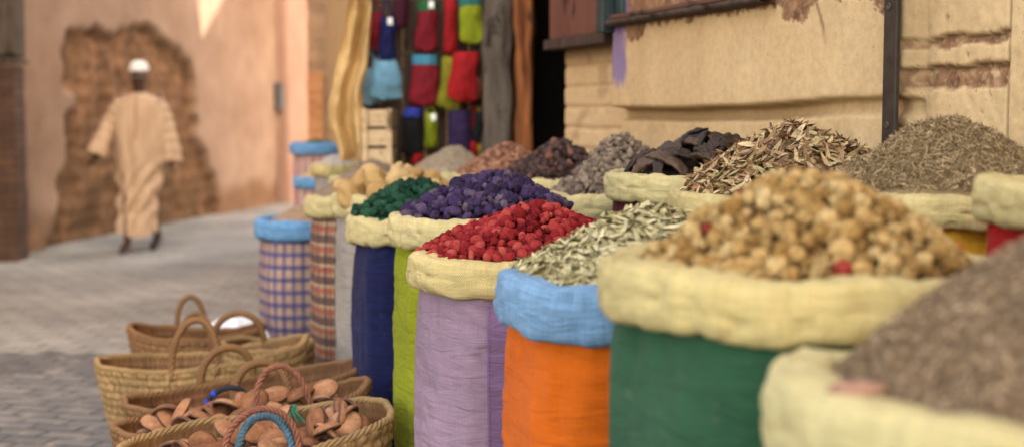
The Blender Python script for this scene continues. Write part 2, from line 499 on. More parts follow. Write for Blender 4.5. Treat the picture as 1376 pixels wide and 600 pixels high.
def plaster_mat(name, c_lo, c_hi, wear_a, wear_b, ws=16,  paint=(.14, .105, .30), stain_shade=(.10, .055, .025), bdist=.003, bscale=38):
    m, nt, b = NM(name)
    v = TC(nt, 'Object')
    at_ = nt.nodes.new('ShaderNodeAttribute'); at_.attribute_name = 'mask'
    sx = nt.nodes.new('ShaderNodeSeparateColor'); LK(nt, at_.outputs['Color'], sx.inputs[0])
    big = NOISE(nt, v, 1.6, 6, .6)
    c = RAMP(nt, big, [(.3, c_lo), (.68, c_hi)])
    stre = NOISE(nt, MAPV(nt, v, (7, 7, .8)), 1.6, 5, .65)
    c = MIX(nt, 1, c, RAMP(nt, stre, [(.3, .96), (.65, 1.02)]), 'MULTIPLY')
    fine = NOISE(nt, v, 45, 5, .7)
    c = MIX(nt, 1, c, RAMP(nt, fine, [(.28, .82), (.6, 1.04)]), 'MULTIPLY')
    spk = NOISE(nt, v, 90, 2, .6)
    c = MIX(nt, RAMP(nt, spk, [(.66, 0.), (.73, .5)]), c, stain_shade)
    wn = NOISE(nt, v, ws, 5, .7)
    wc = RAMP(nt, wn, [(.3, wear_a), (.7, wear_b)])
    wfac = MATH(nt, 'MULTIPLY', sx.outputs[0], RAMP(nt, NOISE(nt, v, 34, 4, .7), [(.3, .55), (.5, 1.0)]))
    c = MIX(nt, wfac, c, wc)
    c = MIX(nt, sx.outputs[2], c, stain_shade)
    c = MIX(nt, sx.outputs[1], c, paint)
    LK(nt, c, b.inputs['Base Color']); b.inputs['Roughness'].default_value = .92; b.inputs['Specular IOR Level'].default_value = .2
    h = MATH(nt, 'ADD', NOISE(nt, v, bscale, 6, .65), MATH(nt, 'MULTIPLY', MATH(nt, 'MULTIPLY', wn, sx.outputs[0]), 2.5))
    LK(nt, BUMP(nt, h, .55, bdist), b.inputs['Normal'])
    return m
OCHRE = plaster_mat('ochre_plaster', (.49, .335, .18), (.62, .445, .255), (.08, .035, .02), (.32, .17, .095))
PINK = plaster_mat('pink_plaster', (.235, .142, .096), (.35, .235, .172), (.085, .038, .02), (.31, .16, .08), ws=4.5, bdist=.008, bscale=9)

def axis(dense0, dense1, step, lo, hi, coarse):
    a = list(np.arange(dense0, dense1, step)) + [dense1]
    x = dense0
    while x > lo: x = max(lo, x - coarse); a.insert(0, x)
    x = dense1
    while x < hi: x = min(hi, x + coarse); a.append(x)
    return a
def facade(name, S, H, parent, feature=True):
    V = []; C = []
    for h in H:
        for s in S:
            if feature:
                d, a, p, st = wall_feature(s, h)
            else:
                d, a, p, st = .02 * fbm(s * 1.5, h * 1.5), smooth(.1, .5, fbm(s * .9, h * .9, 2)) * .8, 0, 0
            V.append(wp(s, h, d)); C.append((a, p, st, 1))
    n = len(S); F = []
    for j in range(len(H) - 1):
        for i in range(n - 1):
            F.append((j * n + i, (j + 1) * n + i, (j + 1) * n + i + 1, j * n + i + 1))
    return mesh_obj(name, V, F, OCHRE, parent, colors=C)
house = empty('plaster_house', wp(0, 0), 'long ochre plastered house wall behind the spice sacks with undercut ledge and chipped bands', 'house')
Sx = axis(s_pole + .05, s_door0, .0115, s_pole + .05, s_door0, .8)
Sx = axis(2.78 / WK, s_pole + .04, .0065, -14, s_pole + .04, .8) + Sx
Hx = axis(1.02, 1.78, .0068, 0, H_TOP, .5)
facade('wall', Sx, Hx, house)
facade('wall', list(np.arange(s_door1, S_END, .12)) + [S_END], list(np.arange(0, H_TOP, .15)) + [H_TOP], house, False)
facade('wall', [s_door0, (s_door0 + s_door1) / 2, s_door1], [2.7, 3.5, 5, 7, H_TOP], house, False)
# depth of the house: roof, unseen end wall with the sun gap, shop room behind the door
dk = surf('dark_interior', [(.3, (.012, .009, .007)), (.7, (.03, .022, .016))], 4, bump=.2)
b_ = MB()
D_ = -.02
def wq(mb, pts): mb.add(pts, [(0, 1, 2, 3)])
wq(b_, [wp(-14, H_TOP - 1.9, -.01), wp(S_END, H_TOP - 1.9, -.01), wp(S_END, H_TOP - 1.9, -9), wp(-14, H_TOP - 1.9, -9)])
b_.build('roof', OCHRE, house, False)
# unseen end wall, gap cut to throw a wedge of sun on the pink wall
E0 = wp(S_END, 0, -.03); E1 = wp(S_END, 0, -9)
EU = (E1 - E0).normalized()
EN = Vector((-EU.y, EU.x, 0))

# ---- left (pink) wall plane, defined first so the gap can be traced from it
LA = ground_at(30, 342); LB = ground_at(392, 270)
LD = (LB - LA); LD.z = 0; LD.normalize()
LN = Vector((LD.y, -LD.x, 0))
def lp(s, h, d=0.0): return Vector((LA.x, LA.y, 0)) + LD * s + LN * d + Vector((0, 0, h))
def left_hit(px, py):
    d = ray(px, py); t = (LA - CAM).dot(LN) / d.dot(LN); p = CAM + d * t
    return (p - LA).dot(LD), p.z
def trace_to_end(px, py):
    s, h = left_hit(px, py); p = lp(s, h)
    t = (E0 - p).dot(EN) / SUN.dot(EN)
    q = p + SUN * t
    return (q - E0).dot(EU), q.z
tri = [trace_to_end(265, -14), trace_to_end(271, 52), trace_to_end(307, -14)]
top_h = 12.5
tri.sort()
apex = min(tri, key=lambda q: q[1])
ups = [q for q in tri if q is not apex]
def ext(q, H):   # extend a side of the gap up to height H
    k = (H - apex[1]) / (q[1] - apex[1])
    return (apex[0] + (q[0] - apex[0]) * k, H)
ups = sorted([ext(q, top_h) for q in ups])
prof = [(0, 0), (0, top_h), ups[0], apex, ups[1], (9, top_h), (9, 0)]
b_ = MB()
for off, fl in ((0, False), (-.02, True)):
    pts = [E0 + EU * a + Vector((0, 0, h)) + EN * off for a, h in prof]
    # split to two quads + lower strip
    pl = [E0 + EU * a + Vector((0, 0, h)) + EN * off for a, h in [(0, 0), (apex[0], 0), apex, ups[0], (0, top_h)]]
    pr = [E0 + EU * a + Vector((0, 0, h)) + EN * off for a, h in [(apex[0], 0), (9, 0), (9, top_h), ups[1], apex]]
    b_.fan(pl, fl); b_.fan(pr, fl)
b_.build('sun_gap_wall', PINK, house, False)
b_ = MB()
wq(b_, [wp(-14, 0, -9), wp(S_END, 0, -9), wp(S_END, H_TOP, -9), wp(-14, H_TOP, -9)])
wq(b_, [wp(-14, 0, -.01), wp(-14, 0, -9), wp(-14, H_TOP, -9), wp(-14, H_TOP, -.01)])
b_.build('back_wall', OCHRE, house, False)
# street-side parapet so that the lane stays in shade
b_ = MB(); b_.box(wp((S_END - 14) / 2, H_TOP + .55, -.17), (.3, S_END + 14 - .02, 1.1), math.atan2(WD.y, WD.x) - PI / 2)
b_.build('parapet', OCHRE, house, False)
# shop room
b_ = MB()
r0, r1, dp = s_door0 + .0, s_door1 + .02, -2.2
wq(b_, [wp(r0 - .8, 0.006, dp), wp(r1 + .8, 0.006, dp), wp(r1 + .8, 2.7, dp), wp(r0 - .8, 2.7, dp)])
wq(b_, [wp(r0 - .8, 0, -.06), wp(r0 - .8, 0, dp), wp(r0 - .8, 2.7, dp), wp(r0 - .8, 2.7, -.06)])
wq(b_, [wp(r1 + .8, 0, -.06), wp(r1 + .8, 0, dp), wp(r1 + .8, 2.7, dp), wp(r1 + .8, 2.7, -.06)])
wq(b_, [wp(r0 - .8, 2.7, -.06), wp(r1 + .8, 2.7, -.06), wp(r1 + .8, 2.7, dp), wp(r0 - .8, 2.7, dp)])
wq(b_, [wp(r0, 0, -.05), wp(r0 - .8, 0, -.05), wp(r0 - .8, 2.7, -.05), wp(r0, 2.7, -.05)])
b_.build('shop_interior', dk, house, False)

# weathered door jambs (seen end on at the far side of the opening)
def wood(name, lo, hi, gx=(9, 9, .6), scale=3, rough=.8):
    m, nt, b = NM(name)
    v = TC(nt, 'Object')
    n = NOISE(nt, MAPV(nt, v, gx), scale, 7, .7, dist=.6)
    c = RAMP(nt, n, [(.3, lo), (.66, hi)])
    k = NOISE(nt, MAPV(nt, v, (5, 5, 2)), 2.2, 5, .7)
    c = MIX(nt, RAMP(nt, k, [(.55, 0.), (.62, .85)]), c, tuple(x * .12 for x in lo))
    LK(nt, c, b.inputs['Base Color']); b.inputs['Roughness'].default_value = rough; b.inputs['Specular IOR Level'].default_value = .25
    LK(nt, BUMP(nt, n, .7, .006), b.inputs['Normal'])
    return m
GREYWOOD = wood('weathered_grey_wood', (.045, .032, .025), (.145, .11, .088))
RUST = wood('rust_brown_wood', (.10, .03, .012), (.38, .125, .04))
DARKWOOD = wood('dark_brown_wood', (.025, .016, .012), (.075, .048, .036))
REDWOOD = wood('reddish_painted_wood', (.10, .036, .024), (.15, .06, .042), (4, 4, .6))
def rough_post(name, pxl, pxr, Y, depth, m, parent, H=3.2, amp=.012, seed=0):
    a = at(pxl, 150, Y); b2 = at(pxr, 150, Y)
    mb = MB(); nv = 90; sec = 28
    hw = (b2.x - a.x) / 2; cx = (a.x + b2.x) / 2
    def fn(i, j):
        h = H * j / (nv - 1)
        t = 2 * PI * i / sec
        c, s = math.cos(t), math.sin(t)
        k = (abs(c) ** 6 + abs(s) ** 6) ** (-1 / 6)
        k *= 1 + amp / hw * fbm(c * 1.2 + seed, s * 1.2, h * 2.5, 4)
        side = .6 * amp * fbm(seed + 4 * c, 3, h * 5)
        return (cx + hw * c * k + side, Y + depth / 2 + depth / 2 * s * k, h)
    mb.grid(sec, nv, fn, cu=True)
    return mb.build(name, m, parent)
jamb = empty('door_frame', at(683, 150, 7.0) * 1.0, 'weathered grey and rust brown wooden posts framing the dark shop doorway', 'door frame')
jamb.location.z = 0
rough_post('grey_post', 649, 689, 7.0, .16, GREYWOOD, jamb, amp=.022, seed=3)
rough_post('rust_post', 692, 716, 7.02, .12, RUST, jamb, amp=.018, seed=9)
pb = MB()
for k in range(5):
    pass
# things inside the doorway: a shelf with jars, dim
shelf = empty('wall_shelf', wp(s_door0 + .7, 0, -1.6), 'dim shelf of jars and baskets deep inside the dark doorway', 'shelf')
m_ = MB()
for hh in (1.5, 1.95):
    m_.box(wp(s_door0 + .55, hh, -1.75), (1.6, .3, .03), math.atan2(WD.y, WD.x))
m_.build('board', DARKWOOD, shelf, False)
m_ = MB()
for hh in (1.515, 1.965):
    for k in range(5):
        c = wp(s_door0 + .0 + .22 * k, hh, -1.7)
        rr = .06 + .015 * (k % 2); HH = .16 + .05 * ((k * 7) % 3) / 2
        pf = [(0, 0), (rr, 0), (rr * 1.05, HH * .3), (rr, HH * .8), (rr * .7, HH * .9), (rr * .72, HH), (0, HH)]
        m_.grid(14, len(pf), lambda i, j: c + Vector((pf[j][0] * math.cos(2 * PI * i / 14), pf[j][0] * math.sin(2 * PI * i / 14), pf[j][1])), cu=True)
o_ = m_.build('jar', surf('dim_jar', [(.3, (.05, .045, .04)), (.7, (.22, .19, .16))], 9, rough=.5), shelf)
o_['kind'] = 'stuff'

# shop window over the sill
win = empty('shop_window', wp((s_sec + wall_hit(1040, 0)[0]) / 2, sill_h, .03), 'dark wooden shop window with reddish board and orange panel above a battered sill', 'window')
RZ = math.atan2(WD.y, WD.x)
def wbox(mb, s0, s1, h0, h1, d0, d1, bev=.004):
    mb.box(wp((s0 + s1) / 2, (h0 + h1) / 2, (d0 + d1) / 2), (abs(s1 - s0), abs(d1 - d0), abs(h1 - h0)), RZ, bev)
s_wr = wall_hit(1062, -6)[0]; s_wl = wall_hit(755, 40)[0]
m_ = MB()
nS = 140; sec_ = 12
def sillfn(i, j):
    s = s_wr + (s_sec - .05 - s_wr) * j / (nS - 1)
    t = 2 * PI * i / sec_
    c, s_ = math.cos(t), math.sin(t); k = (abs(c) ** 5 + abs(s_) ** 5) ** (-.2)
    return wp(s, sill_h + .013 + (.013 + .004 * nz(s * 16, 3)) * s_ * k, .045 + (.055 + .006 * fbm(s * 14, t)) * c * k)
m_.grid(sec_, nS, sillfn, cu=True)
m_.build('sill', DARKWOOD, win)
m_ = MB()
wbox(m_, s_wr, s_sec - .02, sill_h + .0285, sill_h + .046, .02, .07)
m_.build('bottom_rail', wood('brown_wood', (.07, .03, .02), (.16, .075, .05), (.6, .6, 9)), win, False)
s_a = wall_hit(838, 20)[0]; s_b = wall_hit(862, 10)[0]
m_ = MB(); wbox(m_, s_sec - .03, s_sec + .035, sill_h - .02, 2.75, .0, .10); m_.build('post', surf('teal_black_paint', [(.3, (.006, .009, .011)), (.7, (.03, .05, .055))], 6, rough=.4), win, False)
m_ = MB(); wbox(m_, s_b + .05, s_b + .12, sill_h + .048, 2.75, .0, .06); m_.build('post', surf('teal_black_gloss', [(.3, (.006, .009, .011)), (.7, (.02, .04, .045))], 6, rough=.4), win, False)
m_ = MB(); wbox(m_, s_sec + .04, s_door0 + .04, sill_h - .01, 2.7, -.02, .035); m_.build('panel', REDWOOD, win, False)
m_ = MB(); wbox(m_, s_sec + .04, s_door0 + .05, sill_h - .055, sill_h - .012, -.02, .06); m_.build('ledge', DARKWOOD, win, False)
so0, so1 = wall_hit(905, 8)[0], wall_hit(866, 8)[0]
m_ = MB(); wbox(m_, so0, so1, sill_h + .048, 2.7, .012, .04); m_.build('panel', surf('orange_panel_paint', [(.3, (.42, .16, .02)), (.7, (.60, .25, .03))], 5), win, False)
m_ = MB(); wbox(m_, s_wr, so0 - .005, sill_h + .048, 2.7, .012, .03); m_.build('pane', surf('dark_pane', [(.3, (.012, .014, .016)), (.7, (.03, .035, .04))], 3, rough=.15, bump=0), win, False)

# flat iron bar with bolt holes
m_ = surf('black_iron', [(.3, (.016, .012, .010)), (.7, (.04, .03, .024))], 18, rough=.55, bump=.5, bscale=50, bdist=.002)
bar = empty('iron_bar', wp(s_pole, 0, .05), 'upright dark flat iron bar with bolt holes against the ochre wall', 'bar')
q = MB(); wbox(q, s_pole - .03, s_pole + .03, 0, 2.6, .036, .05, .003); q.build('flat_bar', m_, bar, False)
for (px, py) in ((1195, 9), (1192, 168)):
    s_, h_ = wall_hit(px, py, .05)
    q = MB(); c = wp(s_, h_, .0515)
    ringv = lambda r, d: [c + WD * r * math.cos(2 * PI * k / 16) + Vector((0, 0, r * math.sin(2 * PI * k / 16))) + WN * d for k in range(16)]
    q.grid(16, 3, lambda i, j: ringv((.010, .0075, .0055)[j], (0, .003, .001)[j])[i], cu=True); q.fan(ringv(.0055, .001))
    q.build('bolt', surf('worn_iron', [(.3, (.03, .024, .02)), (.7, (.09, .075, .065))], 60, rough=.6), bar)

# ------------------------------------------------------------------ left pink wall
niche = [left_hit(*p) for p in ((72, 345), (80, 260), (92, 190), (88, 150), (98, 130), (84, 120), (82, 62), (100, 48), (130, 40), (165, 36), (210, 42), (240, 60), (258, 95), (266, 150), (270, 200), (292, 232), (300, 300), (296, 330))]
def poly_dist(s, h, P):
    inside = False; dmin = 1e9; n = len(P)
    for i in range(n):
        (x1, y1), (x2, y2) = P[i], P[(i + 1) % n]
        if (y1 > h) != (y2 > h) and s < (x2 - x1) * (h - y1) / (y2 - y1) + x1: inside = not inside
        dx, dy = x2 - x1, y2 - y1
        t = max(0, min(1, ((s - x1) * dx + (h - y1) * dy) / (dx * dx + dy * dy + 1e-9)))
        dmin = min(dmin, math.hypot(s - x1 - t * dx, h - y1 - t * dy))
    return dmin if inside else -dmin
niche[0] = (niche[0][0], -.2); niche[-1] = (niche[-1][0], -.2)
def left_feature(s, h):
    d = .03 * fbm(s * .9, h * .9, 1, 3); wear = stain_shade = 0.0
    if -3 < s < 7 and h < 3.2:
        k = poly_dist(s, h, niche) + .13 * fbm(s * 2.6, h * 2.6, 4)
        wear = smooth(-.03, .05, k)
        course = .5 + .5 * math.sin(h * 2 * PI / .16 + 2 * nz(s * 2, h * 2))
        rub = .05 * fbm(s * 4, h * 5, 7, 4) + .02 * course
        d += wear * (-.13 + rub)
        stain_shade = wear * (.5 * smooth(-.15, .4, fbm(s * 2.2, h * 3.4, 9)) + .45 * smooth(1.2, .5, h))
    low = smooth(.42, .18, h + .12 * fbm(s * 1.2, h * 2, 2))
    wear = max(wear, low * .75); d -= low * .02
    stain_shade = max(stain_shade, low * .25)
    return d, wear, stain_shade
lh = empty('pink_wall', lp(0, 0), 'long pink plastered street wall with a crumbled brick arch behind the walking man', 'wall')
S_ = axis(-.4, 8.5, .045, -9, 22, .5); H_ = axis(0, 2.9, .045, 0, 7.0, .5)
V = []; C = []
for h in H_:
    for s in S_:
        d, a, st = left_feature(s, h); V.append(lp(s, h, d)); C.append((a, 0, st, 1))
n = len(S_); F = [(j * n + i, j * n + i + 1, (j + 1) * n + i + 1, (j + 1) * n + i) for j in range(len(H_) - 1) for i in range(n - 1)]
mesh_obj('wall', V, F, PINK, lh, colors=C)
# small grey utility box and pipe groove on the wall further on
sb_, hb_ = left_hit(370, 130)
m_ = MB()
m_.box(lp(sb_, hb_, .05), (.16, .1, .38), math.atan2(LD.y, LD.x), .01)
tag(m_.build('meter_box', surf('grey_box', [(.3, (.06, .06, .07)), (.7, (.13, .13, .14))], 5), None, False), 'small dark grey meter box high on the pink wall beside the brick pier', 'meter box')
sp_, _h = left_hit(373, 130); se_ = left_hit(470, 130)[0]
pm_ = MB(); nS_, nH_ = 60, 60
def pilf(i, j):
    s_ = sp_ + (se_ - sp_) * max(0, i - 1) / (nS_ - 2); h_ = 6.9 * j / (nH_ - 1)
    return lp(s_, h_, (-.05 if i == 0 else .14) + .02 * fbm(s_ * 1.3, h_ * 1.3, 5))
pm_.grid(nS_, nH_, pilf)
tag(pm_.build('house_front', surf('rosy_plaster', [(.3, (.27, .155, .115)), (.7, (.35, .22, .165))], 1.4, bump=.5, bscale=9, bdist=.01)), 'rosy plastered house front stepping out past the grey meter box', 'house')
# far cross wall that closes the lane
fw = MB(); nU = 50
A_ = lp(14.5, 0, -.3); B_ = A_ + Vector((9, .5, 0))
fw.grid(nU, 30, lambda i, j: A_ + (B_ - A_) * (i / (nU - 1)) + Vector((0, .05 * fbm(i * .3, j * .3), 7 * j / 29)))
tag(fw.build('house_wall', surf('pale_pink_plaster', [(.3, (.46, .28, .20)), (.7, (.56, .36, .27))], 1.2, bump=.4, bscale=8, bdist=.01)), 'pale pink house wall closing the far end of the lane', 'wall')

# brick masses
def brick_mat(name, c1, c2, mort, sc_=1.0):
    m, nt, b = NM(name)
    v = TC(nt, 'UV')
    br = nt.nodes.new('ShaderNodeTexBrick'); LK(nt, v, br.inputs['Vector'])
    br.inputs['Scale'].default_value = sc_; br.inputs['Brick Width'].default_value = .26; br.inputs['Row Height'].default_value = .075
    br.inputs['Mortar Size'].default_value = .009; br.inputs['Mortar Smooth'].default_value = .4
    br.inputs['Color1'].default_value = (*c1, 1); br.inputs['Color2'].default_value = (*c2, 1); br.inputs['Mortar'].default_value = (*mort, 1)
    n = NOISE(nt, TC(nt, 'Object'), 5, 6, .7)
    c = MIX(nt, 1, br.outputs['Color'], RAMP(nt, n, [(.3, .6), (.7, 1.25)]), 'MULTIPLY')
    LK(nt, c, b.inputs['Base Color']); b.inputs['Roughness'].default_value = .95
    LK(nt, BUMP(nt, MATH(nt, 'SUBTRACT', n, br.outputs['Fac']), .8, .015), b.inputs['Normal'])
    return m
def brick_block(name, x0, x1, y0, y1, H, m, label, cat, z0=0.0, amp=.015, rz=0.0):
    mb = MB(); per = [(x0, y0), (x1, y0), (x1, y1), (x0, y1)]
    pts = []; U = 0
    for k in range(4):
        (ax, ay), (bx, by) = per[k], per[(k + 1) % 4]
        L = math.hypot(bx - ax, by - ay); nn = max(3, int(L / .06))
        for i in range(nn): pts.append((ax + (bx - ax) * i / nn, ay + (by - ay) * i / nn, U + L * i / nn))
        U += L
    nn = len(pts); nv = max(4, int(H / .06))
    cx, cy = (x0 + x1) / 2, (y0 + y1) / 2
    def fn(i, j):
        x, y, u = pts[i]; h = z0 + H * j / (nv - 1)
        r_ = Vector((x - cx, y - cy, 0)).normalized() * amp * fbm(x * 5, y * 5, h * 6)
        return (x + r_.x, y + r_.y, h)
    mb.grid(nn, nv, fn, cu=True, uvfn=lambda i, j: (pts[i][2], z0 + H * j / (nv - 1)))
    mb.fan([fn(i, nv - 1) for i in range(nn)])
    return tag(mb.build(name, m, None, True, (cx, cy, z0), True), label, cat)
DKBRICK = brick_mat('dark_old_brick', (.070, .034, .021), (.10, .05, .030), (.05, .032, .022))
TANBRICK = brick_mat('tan_old_brick', (.36, .21, .12), (.46, .28, .16), (.36, .25, .16))
p0 = ground_at(-40, 352); p1 = ground_at(23, 352)
brick_block('brick_buttress', p0.x - .6, p1.x, p0.y, p0.y + .3, at(0, 88, p0.y).z, DKBRICK, 'low dark brick buttress at the left edge of the photograph', 'buttress')
zb_ = at(0, 86, p0.y).z
q = MB(); q.box(((p0.x - .6 + p1.x + .06) / 2, p0.y + .15, zb_ + .03), (p1.x + .02 - p0.x + .6, .34, .04), 0, .015)
q.box(((p0.x - .6 + p1.x) / 2 + .03, p0.y + .16, zb_ + 1.31), (p1.x - p0.x + .6, .26, 2.5), 0, .02)
tag(q.build('wooden_shutter', wood('dusk_wood', (.035, .026, .02), (.10, .075, .06)), None, False), 'grey brown wooden shutter box standing on the dark brick buttress', 'shutter')
x0, x1 = at(414, 100, 11.6).x, at(478, 100, 11.6).x
brick_block('brick_pier', x0, x1, 11.6, 12.3, 5.0, TANBRICK, 'tan brick pier beside the hanging ochre cloth at the end of the lane', 'pier')
xo0, xo1 = at(413, 100, 11.55).x, at(434, 100, 11.55).x
q = MB(); nn = 40
q.grid(6, nn, lambda i, j: (xo0 + (xo1 - xo0) * i / 5 + .02 * nz(i * 3, j * .6), 11.56 + .02 * nz(i, j * .4, 4), at(0, 195, 11.5).z + (at(0, 95, 11.5).z - at(0, 195, 11.5).z) * j / (nn - 1)))
tag(q.build('hanging_mat', surf('orange_mat', [(.3, (.40, .17, .07)), (.7, (.55, .27, .12))], 6)), 'narrow orange brown mat hanging on the left side of the tan brick pier', 'mat')

# ------------------------------------------------------------------ sacks
SACK_ROT = math.atan2(WD.y, WD.x)
def superk(t, n):
    c, s = abs(math.cos(t)), abs(math.sin(t))
    return (c ** n + s ** n) ** (-1 / n)
def sack(label, cx, cy, r, zb, zt, cloth, rim, seed, group, sq=3.0, a=.031, body=.925, crease_amp=.004, rimname='rolled_rim', sag=.010):
    root = empty('spice_sack', (cx, cy, 0), label, 'sack', group)
    nt_, nz_ = 200, 120
    rb = r * body
    ph0 = SACK_ROT
    mb = MB()
    def fn(i, j):
        t = 2 * PI * i / nt_; f = j / (nz_ - 1)
        z = zb * f + .035 * f
        k = superk(t - ph0, sq) * .945
        c, s = math.cos(t), math.sin(t)
        rr = rb * k * (1 + .018 * math.sin(PI * min(1, f)) - .02 * (1 - f))
        rr += .011 * fbm(c * 1.5 + seed, s * 1.5, z * 2.2, 3)
        # horizontal slack creases and long vertical folds
        e = fbm(c * 2.0 + seed * 3, s * 2.0, z * 15 + c * 1.5, 3)
        rr += .85 * crease_amp * (1 - abs(e) * 2.2) * (.4 + .6 * smooth(-.3, .4, nz(c * 2, s * 2, z * 3 + seed)))
        v = fbm(c * 5 + seed, s * 5, z * 1.0, 2)
        rr += .005 * v
        top = math.exp(-(zb - min(z, zb)) / .07)
        rr += top * (.006 * nz(c * 13 + seed, s * 13, z * 5) - .012)
        if f < .03: rr -= .01 * (1 - f / .03)
        return (cx + rr * c, cy + rr * s, z)
    per = 2 * PI * rb
    mb.grid(nt_ + 1, nz_, lambda i, j: fn(i % nt_, j), uvfn=lambda i, j: (per * i / nt_, (zb + .035) * j / (nz_ - 1)))
    mb.fan([fn(i, 0) for i in range(nt_)], True)
    body_o = mb.build('sack_body', cloth, root, True, None, True)
    # rolled collar
    n1, n2 = 300, 34
    b = (zt - zb) / 2; zc = (zt + zb) / 2
    mb = MB()
    def rimf(i, j):
        t = 2 * PI * i / n1; p = 2 * PI * j / n2
        c, s = math.cos(t), math.sin(t)
        k = superk(t - ph0, 2.45) * .98
        R = r * k - a + .007 * fbm(c * 1.3 + seed * 2, s * 1.3, 2, 3)
        aw = a * (1 + .16 * nz(c * 1.7 + seed, s * 1.7, 9)); bw = b * (1 + .12 * nz(c * 2.2 + seed, s * 2.2, 5))
        zz = zc + sag * fbm(c * 1.4 + seed, s * 1.4, 7, 3)
        cc, ss = math.cos(p), math.sin(p)
        kk = (abs(cc) ** 3.8 + abs(ss) ** 3.8) ** (-1 / 3.8)
        # wrinkles: short pleats running up over the roll, denser in places
        arc = t * r
        wv = nz(arc * 30 + seed, math.sin(p) * .5 + seed, p * .35) * (.003 + .006 * smooth(.0, .35, nz(arc * 3.3, seed * 2, 8))) + .0018 * nz(arc * 75, p * 1.2, seed)
        wv += .0028 * (1 - 2.0 * abs(nz(arc * 9 + p * .5 + seed * 5, p * 1.1, 3.3))) * smooth(-.2, .3, nz(arc * 2.5, seed, 4))
        wv += .003 * fbm(arc * 14, p * 2.4, seed, 3)
        wv -= .006 * math.exp(-((nz(arc * 4.1, seed * 3.1, p * .5) - .1) / .035) ** 2)
        rr = R + (aw * kk + wv) * cc
        return (cx + rr * c, cy + rr * s, zz + (bw * kk + wv) * ss)
    per = 2 * PI * r; per2 = 2 * PI * math.sqrt((a * a + b * b) / 2)
    v = []; uv = []
    mb.grid(n1 + 1, n2 + 1, lambda i, j: rimf(i % n1, j % n2), uvfn=lambda i, j: (per * i / n1, per2 * j / n2))
    mb.build(rimname, rim, root, True, None, True)
    return root

FRONT = 'spice sacks in the front row'; BACK = 'spice sacks in the back row along the wall'; FAR = 'sacks at the far end of the row'
SK = {}
def S(key, *args, **kw):
    SK[key] = dict(cx=args[1], cy=args[2], r=args[3], zb=args[4], zt=args[5]); return sack(*args, **kw)
S('A', 'nearest sack at the lower right with a blurred cream rim and grey brown seed heap', .60, 1.55, .30, .885, 1.005, CL['tan'], RIM_PALE, 1.3, FRONT, a=.040)
S('B', 'green cloth sack with a wide cream rim and a heap of tan buds', .433, 2.085, .298, .995, 1.082, CL['green'], RIM_CREAM, 2.7, FRONT, a=.034, sag=.018)
S('C', 'orange cloth sack with a light blue rim and olive leaves', .235, 2.74, .268, .885, .988, CL['orange'], RIM_BLUE, 4.1, FRONT, a=.031)
dS = S('D', 'lilac cloth sack with a cream rim and crimson buds', .013, 3.40, .266, .878, .962, CL['lilac'], RIM_CREAM, 5.9, FRONT, crease_amp=.006)
S('E', 'lime green cloth sack with a cream rim and purple buds', -.08, 4.02, .276, .925, 1.008, CL['lime'], RIM_PALE, 7.2, FRONT)
S('F', 'navy blue cloth sack with a cream rim and dark green buds', -.318, 4.66, .232, .868, .957, CL['navy'], RIM_PALE, 8.8, FRONT)
S('G', 'plain grey cloth sack with chunky tan roots on top', -.443, 5.3, .244, .915, .997, CL['grey'], RIM_PALE, 10.4, FRONT)
S('H', 'red and black plaid sack with a cream rim', -.655, 5.93, .222, .86, .95, CL['plaid_red'], RIM_PALE, 11.9, FRONT)
S('I', 'blue and beige plaid sack with a sky blue rim, lowest in the row', -.965, 6.62, .25, .71, .80, CL['plaid_blue'], RIM_BLUE2, 13.1, FRONT)
S('R1', 'red cloth sack with a thick cream rim cut by the right edge of the photograph', 1.03, 2.24, .27, 1.118, 1.19, CL['red'], RIM_CREAM, 15.2, BACK)
S('R2', 'yellow cloth sack holding the tall herb heap beside the iron bar', .90, 2.92, .275, 1.075, 1.142, CL['yellow'], RIM_CREAM, 16.5, BACK)
S('R3', 'cream rimmed sack holding the heap of dry brown leaves', .70, 3.50, .30, 1.015, 1.105, CL['tan'], RIM_CREAM, 17.7, BACK)
S('R4', 'burgundy cloth sack with a cream rim and black leathery pods', .530, 4.02, .262, 1.052, 1.128, CL['burgundy'], RIM_PALE, 18.9, BACK)
S('R5', 'cream rimmed sack holding grey brown lumps behind the purple buds', .33, 4.55, .25, .955, 1.042, CL['tan'], RIM_PALE, 20.1, BACK)
S('R6', 'cream rimmed sack holding dark brown dried fruit below the doorway', .17, 5.10, .235, .985, 1.062, CL['grey'], RIM_PALE, 21.4, BACK)
S('R7', 'cream rimmed sack holding reddish brown chips below the rust brown post', -.02, 5.70, .23, .985, 1.055, CL['burgundy'], RIM_PALE, 22.6, BACK)
S('R8', 'sack holding grey brown powder below the hanging felt bags', -.27, 6.42, .24, .96, 1.03, CL['tan'], RIM_PALE, 23.8, BACK)
S('R9', 'sack holding a brown heap behind the tan roots', -.64, 6.55, .21, .93, 1.00, CL['grey'], RIM_PALE, 25.1, BACK)
S('J1', 'tall pink striped sack with a sky blue rim, the higher of two', at(428, 190, 9.0).x, 9.0, .185, 1.03, 1.10, CL['pink'], RIM_BLUE2, 26.3, FAR, sq=2.1)
S('J2', 'pink striped sack with a sky blue rim, the lower one in front', at(424, 230, 8.1).x, 8.1, .13, .86, .925, CL['pink'], RIM_BLUE2, 27.7, FAR, sq=2.1, a=.035)
S('J3', 'pale grey sack with a yellow cream rim beside the pink striped sacks', at(452, 215, 7.6).x, 7.6, .14, .955, 1.02, CL['grey'], RIM_CREAM, 29.3, FAR, sq=2.2, a=.04)

